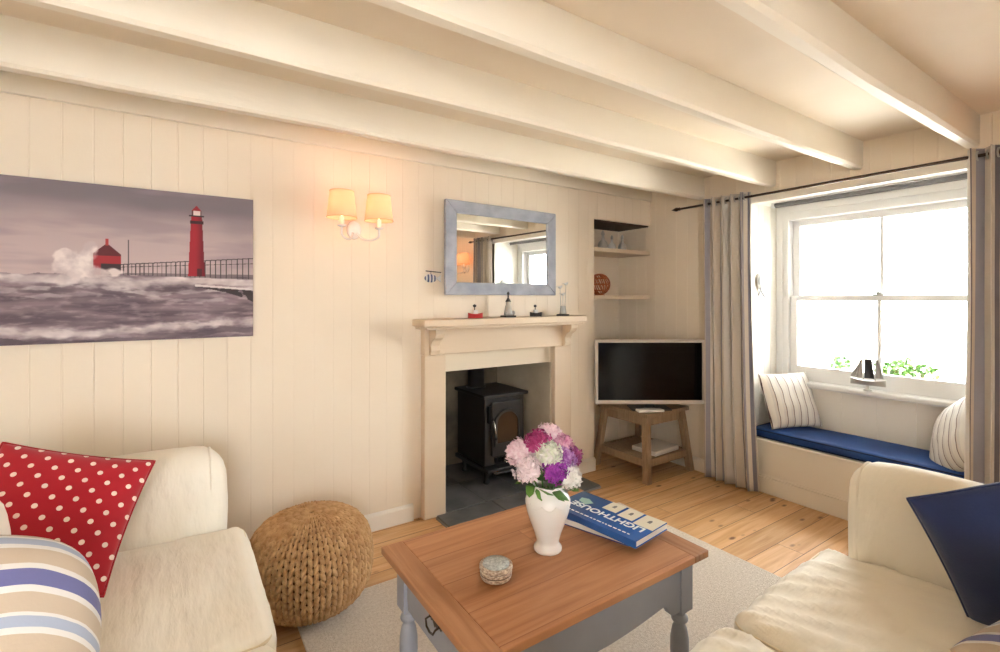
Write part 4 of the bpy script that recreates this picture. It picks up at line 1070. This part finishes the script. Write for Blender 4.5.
b.box(-wv, wv, -.02, .03, zc-hv, zc-hv+.03); b.box(-wv, wv, -.02, .03, zc+hv-.02, zc+hv); b.box(-wv, -wv+.02, -.02, .03, zc-hv+.03, zc+hv-.02); b.box(wv-.02, wv, -.02, .03, zc-hv+.03, zc+hv-.02)
b.build('screen_bezel', M_plastic, tv, bevel=.004)
MB().box(-wv+.02, wv-.02, -.012, .03, zc-hv+.03, zc+hv-.02).build('screen', M_black, tv)
MB().box(-wv+.05, wv-.05, .03, .06, zc-hv+.06, zc+hv-.05).build('rear_casing', M_dark, tv, bevel=.01)
b = MB(); b.box(-.04, .04, .0, .03, .012, .06); b.box(-.15, .15, -.07, .09, .0, .012); b.build('foot', M_dark, tv, bevel=.004)
o = MB().box(-.10, .10, -.035, .035, 0, .018).build('remote_control', M_white, bevel=.006, loc=(2.93, 2.365, .50), rz=R(-26)); o.location = (2.925, 2.365, .5005); tag(o, 'white remote control lying on the stand in front of the television', 'remote')
o = MB().box(-.15, .15, -.11, .11, 0, .035).build('set_top_box', mat('white_plastic', srgb(222,216,206), .45), bevel=.004, loc=(3.12, 2.47, .1555), rz=R(3)); tag(o, 'flat white box on the lower shelf of the television stand', 'box')

# ------------------------------------------------------------------ curtains and rod
rod = thing('curtain_rod', 'thin bronze curtain rod with pointed finials above the window', 'curtain rod', (XR-.10, 1.3, 2.052))
MB().tube([(0, -1.0, 0), (0, 1.06, 0)], .0085, 12).build('pole', M_rod, rod)
for s, y in ((1, 1.06), (-1, -1.0)):
    M = Matrix.Translation((0, y, 0)) @ Matrix.Rotation(R(-90*s), 4, 'X')
    MB().lathe([(.0085,0),(.013,.004),(.010,.010),(.016,.030),(.014,.042),(.006,.062),(.001,.08)], 16, M).build('finial', M_rod, rod)
for y in (.545, -.69):
    b = MB(); b.box(-.008, .098, y-.005, y+.005, -.012, -.002); b.box(.088, .099, y-.012, y+.012, -.035, .03); b.tube([(-.014,y,-.002),(-.012,y,-.012),(0,y,-.013),(.012,y,-.010),(.013,y,.0)], .004, 6); b.build('bracket', M_dark, rod, bevel=.001)
def curtain(label, y0, y1, waves, zb, spread, seed, skew=0):
    t = thing('curtain', label, 'curtain', (XR-.10, (y0+y1)/2, 0))
    n = waves*22; m = 30; hw_ = (y1-y0)/2; vs = []; uv = []; fs = []
    zt = 2.088
    total = hw_*2*2.3
    for j in range(m+1):
        v = j/m; z = zt-(zt-zb)*v
        for i in range(n+1):
            u = i/n; ph = u*waves*2*PI+.35*math.sin(u*9+seed)*v
            ampx = .038*(1+.25*noise.noise(Vector((u*3+seed, v*1.5, 0))))*(1-.15*math.sin(v*PI))
            yy = (u-.5)*2*hw_*(1+spread*v*v)+skew*v*v+.012*noise.noise(Vector((u*4, v*2, seed)))*v+.010*math.sin(2*ph)
            xx = ampx*math.sin(ph)+.012*noise.noise(Vector((u*6, v*2.5, seed+4)))*v
            vs.append((xx, yy, z)); uv.append((u*total, v))
    for j in range(m):
        for i in range(n): a = j*(n+1)+i; fs.append((a, a+1, a+n+2, a+n+1))
    o = MB().add(vs, fs, True).build('curtain_fabric', M_curtain, t, fix=False)
    ul = o.data.uv_layers.new(name='UVMap')
    for lp in o.data.loops: ul.data[lp.index].uv = uv[lp.vertex_index]
    md = o.modifiers.new('s', 'SOLIDIFY'); md.thickness = .002; md.offset = 0
    for k in range(waves*2):
        u = (k)/(waves*2.0)+.0; 
        if u <= 0.02 or u >= .98: continue
        ph = u*waves*2*PI; yy = (u-.5)*2*hw_+.010*math.sin(2*ph)
        MB().tube([(.021*math.cos(2*PI*q/20), yy, 2.052-0+.021*math.sin(2*PI*q/20)) for q in range(20)], .004, 8, closed=True).build('eyelet', M_silver, t)
curtain('striped grey and cream curtain gathered at the left side of the window', 1.80, 2.15, 5, .02, .12, 1, -.035)
curtain('striped grey and cream curtain gathered at the right side of the window', .335, .70, 5, .02, .06, 6)

# ------------------------------------------------------------------ light
W = bpy.data.worlds.new('World'); S.world = W; W.use_nodes = True
bg = W.node_tree.nodes['Background']; bg.inputs[0].default_value = (.93,.965,1,1); bg.inputs[1].default_value = 21.0
def portal(loc, rot, sx, sy):
    l = bpy.data.lights.new('sky_portal', 'AREA'); l.shape = 'RECTANGLE'; l.size = sx; l.size_y = sy; l.cycles.is_portal = True
    o = bpy.data.objects.new('sky_portal', l); COL.objects.link(o); o.location = loc; o.rotation_euler = rot
portal((XW+.09, 1.24, 1.35), (0, R(90), 0), 1.2, 1.15)
portal((-.55, YF-.21, 1.375), (R(90), 0, R(180)), .98, 1.25)
sn = bpy.data.lights.new('sun', 'SUN'); sn.energy = 75; sn.angle = R(3); so_ = bpy.data.objects.new('sun', sn); COL.objects.link(so_); so_.location = (0,0,8)
so_.rotation_euler = Vector((.5,-.2,-.85)).to_track_quat('-Z','Y').to_euler()

for o in list(COL.objects):
    g = {'sofa': 'matching cream sofas', 'curtain': 'pair of window curtains', 'book': 'books on the coffee table', 'toy_boat': 'toy boats on the mantelpiece',
         'wall_light': 'matching twin-shade wall lights', 'alcove_shelf': 'shelves in the alcove', 'glass_ornament': 'ornaments on the upper alcove shelf',
         'fish_ornament': 'fish ornaments on the window reveals'}.get(o.name.split('.')[0])
    if g and o.parent is None: o['group'] = g
# ------------------------------------------------------------------ camera
cam = bpy.data.cameras.new('camera'); co = bpy.data.objects.new('camera', cam); COL.objects.link(co); S.camera = co
cam.sensor_width = 36; cam.lens = 36*480/1000; cam.shift_y = -28/1000; cam.clip_start = .02
co.location = (0, 0, 1.35); co.rotation_euler = (R(90), 0, R(56.3-90))
S.view_settings.view_transform = 'Standard'; S.view_settings.look = 'None'; S.view_settings.exposure = .36; S.view_settings.gamma = 1
S.view_settings.use_curve_mapping = False
